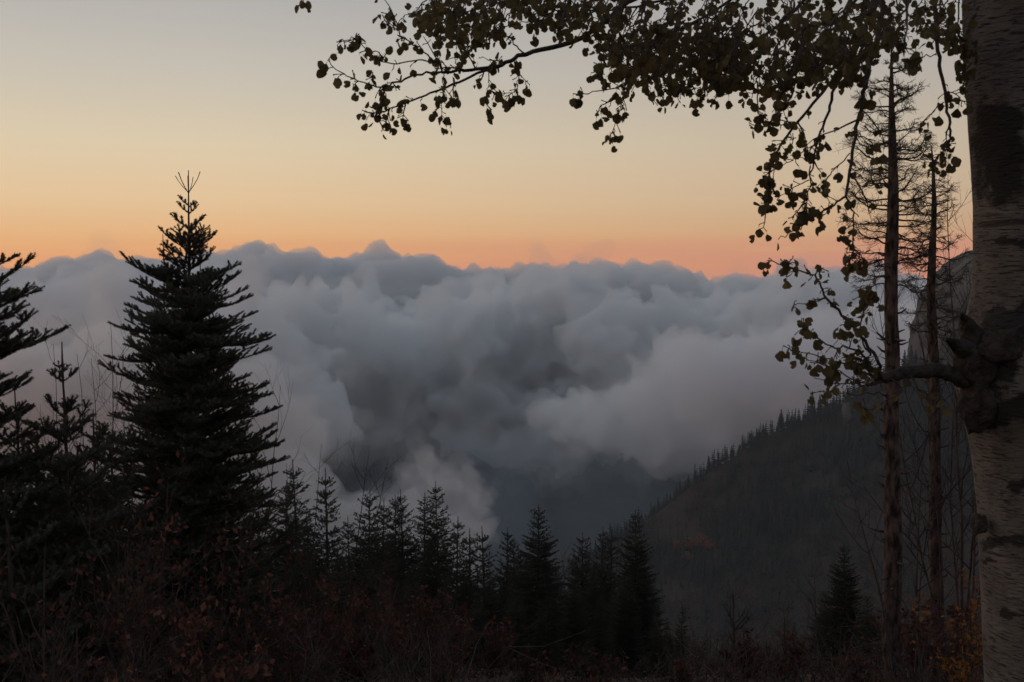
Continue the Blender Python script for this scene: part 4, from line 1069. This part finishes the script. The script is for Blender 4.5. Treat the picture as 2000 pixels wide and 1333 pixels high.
# long sweeping limb reaching over the sky
add_branch([
    ([(1335, -70), (1225, 7), (1134, 75), (1025, 105), (973, 130), (900, 138), (862, 141)], 5.0, 4.7, .017, .006, 8, dict(start=.55, twigs=5)),
    ([(973, 130), (910, 155), (830, 187), (760, 215), (728, 230)], 4.75, 4.6, .008, .002, 16, dict(twigs=5, tlen=.12)),
    ([(862, 141), (800, 152), (756, 168), (742, 170), (679, 150), (640, 118)], 4.7, 4.5, .006, .0018, 12, dict(twigs=3, tlen=.10)),
    ([(747, 170), (752, 195), (735, 215), (715, 235)], 4.6, 4.6, .003, .0016, 4),
    ([(847, 122), (820, 95), (784, 70), (770, 32), (758, 18)], 4.7, 4.6, .004, .0016, 12, dict(twigs=3, tlen=.12)),
    ([(860, 120), (819, 119), (756, 122), (710, 91), (690, 75)], 4.7, 4.5, .004, .0016, 12, dict(twigs=3, tlen=.1)),
    ([(868, 142), (864, 175), (864, 231)], 4.7, 4.7, .003, .0016, 9, dict(twigs=2, tlen=.08)),
    ([(955, 142), (953, 170), (950, 205)], 4.7, 4.7, .003, .0016, 4), 
    ([(1004, 114), (1011, 140), (1010, 168), (994, 190)], 4.8, 4.8, .003, .0016, 12, dict(twigs=2, tlen=.08)),
    ([(1025, 105), (1000, 80), (976, 56), (1010, 47), (1057, 42)], 4.8, 4.9, .004, .0018, 10, dict(twigs=3, tlen=.15)),
    ([(930, 135), (905, 95), (890, 60), (870, 30)], 4.75, 4.6, .004, .002, 14, dict(twigs=4, tlen=.15)),
], 1, limb=(4.6, (1335, -70), 5.0), label='long limb sweeping down across the sky')
# hanging branches beside the dead pines
add_branch([
    ([(1735, -60), (1728, 0), (1712, 80), (1690, 170), (1680, 224), (1668, 280), (1652, 384)], 4.4, 4.3, .014, .006, 8, dict(start=.4, twigs=3)),
    ([(1652, 384), (1610, 410), (1568, 440), (1520, 468)], 4.3, 4.2, .005, .0016, 7, dict(twigs=2, tlen=.09)),
    ([(1652, 384), (1666, 416), (1666, 480), (1672, 500)], 4.3, 4.35, .005, .0016, 14, dict(start=.3, twigs=4, tlen=.1)),
    ([(1660, 330), (1690, 330), (1720, 345)], 4.3, 4.3, .003, .0016, 6), ([(1672, 262), (1700, 275), (1712, 300)], 4.3, 4.3, .003, .0016, 5),
    ([(1662, 300), (1630, 330), (1610, 365), (1622, 395)], 4.3, 4.3, .003, .0016, 8),
], 2, limb=(4.3, (1735, -60), 4.4), label='long hanging branch across the thicker dead pine')
add_branch([
    ([(1700, 30), (1640, 136), (1596, 192), (1540, 264), (1508, 320), (1500, 370), (1498, 400)], 4.7, 4.5, .010, .003, 26, dict(start=.35, twigs=5, tlen=.14)),
    ([(1680, 60), (1632, 168), (1612, 240), (1594, 280), (1584, 352), (1572, 412)], 4.6, 4.5, .009, .002, 14, dict(start=.4, twigs=4, tlen=.12)),
    ([(1594, 280), (1565, 298), (1536, 320), (1500, 340)], 4.5, 4.5, .003, .0016, 8), ([(1580, 352), (1550, 368), (1520, 384)], 4.5, 4.5, .003, .0016, 4),
    ([(1560, 240), (1510, 235), (1470, 245)], 4.5, 4.4, .003, .0016, 9),
], 3, limb=(4.2, (1700, 30), 4.7), label='drooping branch with leaves at its outer end')
add_branch([
    ([(1822, -60), (1824, 0), (1832, 100), (1844, 180), (1856, 250), (1852, 285), (1838, 300), (1826, 320)], 4.5, 4.5, .011, .002, 12, dict(start=.3, twigs=3, tlen=.1)),
    ([(1828, 108), (1800, 112), (1780, 124)], 4.5, 4.5, .003, .0016, 3), ([(1844, 172), (1868, 188), (1888, 204)], 4.5, 4.5, .003, .0016, 5),
    ([(1844, 200), (1808, 232), (1792, 276)], 4.5, 4.5, .003, .0016, 5), ([(1826, 50), (1860, 60), (1880, 80)], 4.5, 4.5, .003, .0016, 12, dict(twigs=2, tlen=.1)),
    ([(1880, -40), (1872, 40), (1880, 110), (1888, 150)], 4.5, 4.6, .004, .0016, 18),
], 4, limb=(3.9, (1822, -60), 4.5), label='slim branch hanging close to the trunk')
# the short thick limb at the knot, with its spray of twigs
r6 = random.Random(6); mb = MB()
lp = smooth([front(1905, 760, .05), front(1862, 732, .12), front(1818, 725, .18), front(1769, 730, .24), front(1715, 742, .32)], 6)
mb.tube([q + vrand(r6, .003) - abase for q in lp], np.linspace(.046, .024, len(lp)), 10)
limb_o = link('branch', mb.mesh('aspen_limb', M['scar']), aspen); limb_o['label'] = 'short thick limb broken from the knot'
dl = AD - .32
add_branch([
    ([(1720, 740), (1712, 700), (1660, 632), (1615, 584), (1592, 542), (1544, 524), (1499, 509)], dl, dl - .4, .009, .0018, 22, dict(start=.25, twigs=4, tlen=.10)),
    ([(1715, 735), (1675, 685), (1622, 677), (1577, 647), (1566, 640)], dl, dl - .3, .006, .0016, 14, dict(twigs=2, tlen=.08)),
    ([(1712, 740), (1660, 715), (1600, 696), (1544, 685)], dl, dl - .3, .005, .0016, 12, dict(twigs=2, tlen=.08)),
    ([(1715, 748), (1690, 752), (1630, 722), (1562, 696)], dl, dl - .2, .005, .0016, 8), ([(1715, 748), (1682, 752), (1637, 749), (1589, 737)], dl, dl - .2, .005, .0016, 10),
    ([(1720, 752), (1712, 767), (1660, 771), (1600, 764)], dl, dl - .2, .004, .0016, 6), ([(1700, 695), (1682, 655), (1690, 580), (1694, 557)], dl, dl - .2, .005, .0016, 12, dict(twigs=2, tlen=.07)),
    ([(1615, 584), (1580, 592), (1550, 592)], dl - .3, dl - .4, .003, .0016, 3), ([(1740, 740), (1760, 765), (1700, 800), (1690, 800)], dl, dl - .1, .004, .0016, 8),
    ([(1780, 735), (1800, 765), (1840, 775)], dl, dl - .1, .004, .0016, 7), ([(1700, 720), (1680, 700), (1660, 705)], dl, dl - .1, .004, .0016, 16, dict(start=.0, size=1.0)),
    ([(1715, 740), (1690, 720), (1700, 690)], dl, dl - .1, .004, .0016, 14, dict(start=.0)),
], 6, label='spray of leafy twigs growing from the short limb')
# dense canopy along the top
env = [(840, 70), (900, 110), (1000, 60), (1060, 55), (1130, 70), (1165, 80), (1180, 150), (1230, 185), (1290, 195), (1350, 205), (1420, 190), (1480, 222), (1560, 180), (1620, 190), (1680, 150), (1720, 110), (1800, 95), (1890, 130)]
r7 = random.Random(7); tw = MB(); lo = len(leafsites)
starts = [(r7.uniform(850, 1880), r7.uniform(-60, 90)) for _ in range(215)] + [(r7.uniform(1180, 1720), r7.uniform(40, 150)) for _ in range(105)]
for x, y in starts:
    d = r7.uniform(4.2, 6.2); an = r7.uniform(1.4, 2.6); l = r7.uniform(50, 120); pp = [(x, y)]
    ej = r7.uniform(-45, 22)
    if y > interp(x, env) - 25 + ej: continue
    for c in range(3):
        an += r7.uniform(-.3, .25); nx, ny = pp[-1][0] + math.cos(an) * l / 3, pp[-1][1] + abs(math.sin(an)) * l / 3
        if ny > interp(nx, env) - 12 + ej: break
        pp.append((nx, ny))
    if len(pp) < 2: continue
    branch_path(tw, path(pp, d, d - .15), .0045, .0016, r7.randrange(5, 9), r7, start=0.0, n=4)
for pp, nl in [([(1240, 60), (1225, 88), (1222, 175), (1207, 228), (1190, 268)], 22), ([(1222, 165), (1200, 172), (1150, 182), (1132, 190)], 7), ([(1205, 190), (1175, 205), (1165, 230)], 5), ([(1190, 60), (1180, 110), (1165, 140)], 12), ([(1290, 120), (1300, 165), (1290, 190)], 9), ([(1350, 150), (1352, 185)], 5), ([(1480, 160), (1480, 215), (1490, 235)], 9), ([(1560, 130), (1545, 190), (1520, 225)], 9), ([(575, -70), (588, -30), (592, -5)], 4)]:
    branch_path(tw, path(pp, 4.8, 4.7), .004, .0016, nl, r7, start=.15, n=5)
for pp in [[(1500, -60), (1400, 20), (1290, 80), (1235, 140)], [(1620, -50), (1520, 50), (1430, 110), (1400, 160)], [(1450, -60), (1330, -10), (1200, 20), (1080, 20)], [(1300, -60), (1150, -20), (1000, 0), (900, 30)], [(1700, -40), (1640, 40), (1560, 110), (1500, 160)]]:
    branch_path(tw, path(pp, 5.4, 5.0), .010, .003, 8, r7, start=.3, twigs=6)
    s = Vector((iz(4.8, lx) + .2, AD, r7.uniform(4.2, 5.4))); e = at(*pp[0], 5.4)
    tw.tube(smooth([s, s.lerp(e, .5) + Vector((0, 0, .3)), e], 6), np.linspace(.035, .010, 13), 6)
# a few nearer sprays, larger to the eye
for pp in [[(1800, -40), (1760, 30), (1720, 60)], [(1690, -40), (1640, 30), (1600, 60)], [(1770, -30), (1770, 60), (1765, 110)], [(1560, -50), (1540, 20), (1500, 60)], [(1660, 0), (1640, 70), (1650, 110)]]:
    branch_path(tw, path(pp, 3.3, 3.1), .005, .002, 9, r7, start=.2, n=5)
for i in range(len(tw.v)): tw.v[i] = tw.v[i] - np.array(abase)
link('twigs', tw.mesh('canopy_twigs', M['aspen_twig']), aspen)['kind'] = 'stuff'

# leaves
def leaf_mesh(seed):
    r = random.Random(seed); n = 15; V = [(0, 0, 0)]; 
    cup = r.uniform(-.25, .35); fold = r.uniform(-.6, .6); bite = r.randrange(n) if seed % 2 else -1
    for k in range(n):
        t = 2 * math.pi * k / n; rr = 1.0 + r.uniform(-.14, .10) + (0.18 if k == 0 else 0)
        if k == bite: rr *= 0.55
        x, y = math.cos(t) * rr, math.sin(t) * rr * .96; V.append((x, y, cup * (x * x + y * y) * .4 + fold * abs(y)))
    V = np.array(V); V[:, 0] -= 1.05          # petiole joins at the origin, blade hangs along -x
    T = [(0, 1 + k, 1 + (k + 1) % n) for k in range(n)]
    V2 = np.array([(0.9, .035, 0), (0.9, -.035, 0), (0, -.03, 0), (0, .03, 0)])
    P = np.vstack([V, V2]); m = len(V); T += [(m, m + 1, m + 2), (m, m + 2, m + 3)]
    P[:, 0] -= 0.9
    return P, np.array(T)
LV = [leaf_mesh(i) for i in range(10)]
LM = [mesh_np('aspen_leaf', P, [T], [M['leaf']], False) for P, T in LV]
r8 = random.Random(8); items = []
for p, s in leafsites:
    hang = Vector((r8.gauss(0, .45), r8.gauss(0, .45), -1 if r8.random() < .85 else .4)).normalized()
    X = -hang; nrm = vrand(r8, 1); nrm = (nrm - X * nrm.dot(X)); nrm.y *= 1.6; nrm = (nrm - X * nrm.dot(X)).normalized(); Yv = nrm.cross(X)
    sc = 0.0198 * s * r8.choice((0.65, 0.85, 0.95, 1, 1.05, 1.15))
    Mx = Matrix(((X.x, Yv.x, nrm.x), (X.y, Yv.y, nrm.y), (X.z, Yv.z, nrm.z)))
    px, py, f = pix(p); vis = -10 < px < 1905 and -30 < py < 1340
    items.append(((sc / f if vis else 0), p - abase, Mx, sc, r8.randrange(len(LV))))
items.sort(key=lambda t: -t[0])
rest = MB()
for k, (w, p, Mx, sc, v) in enumerate(items):
    if k < 300:
        o = link('leaf', LM[v], aspen, p); o.rotation_euler = Mx.to_euler(); o.scale = (sc,) * 3
    else:
        P, T = LV[v]; rest.add((P * sc) @ np.array(Mx).T + np.array(p), T)
link('foliage', rest.mesh('aspen_foliage', M['leaf'], False), aspen)['kind'] = 'stuff'
print('leaves', len(items))
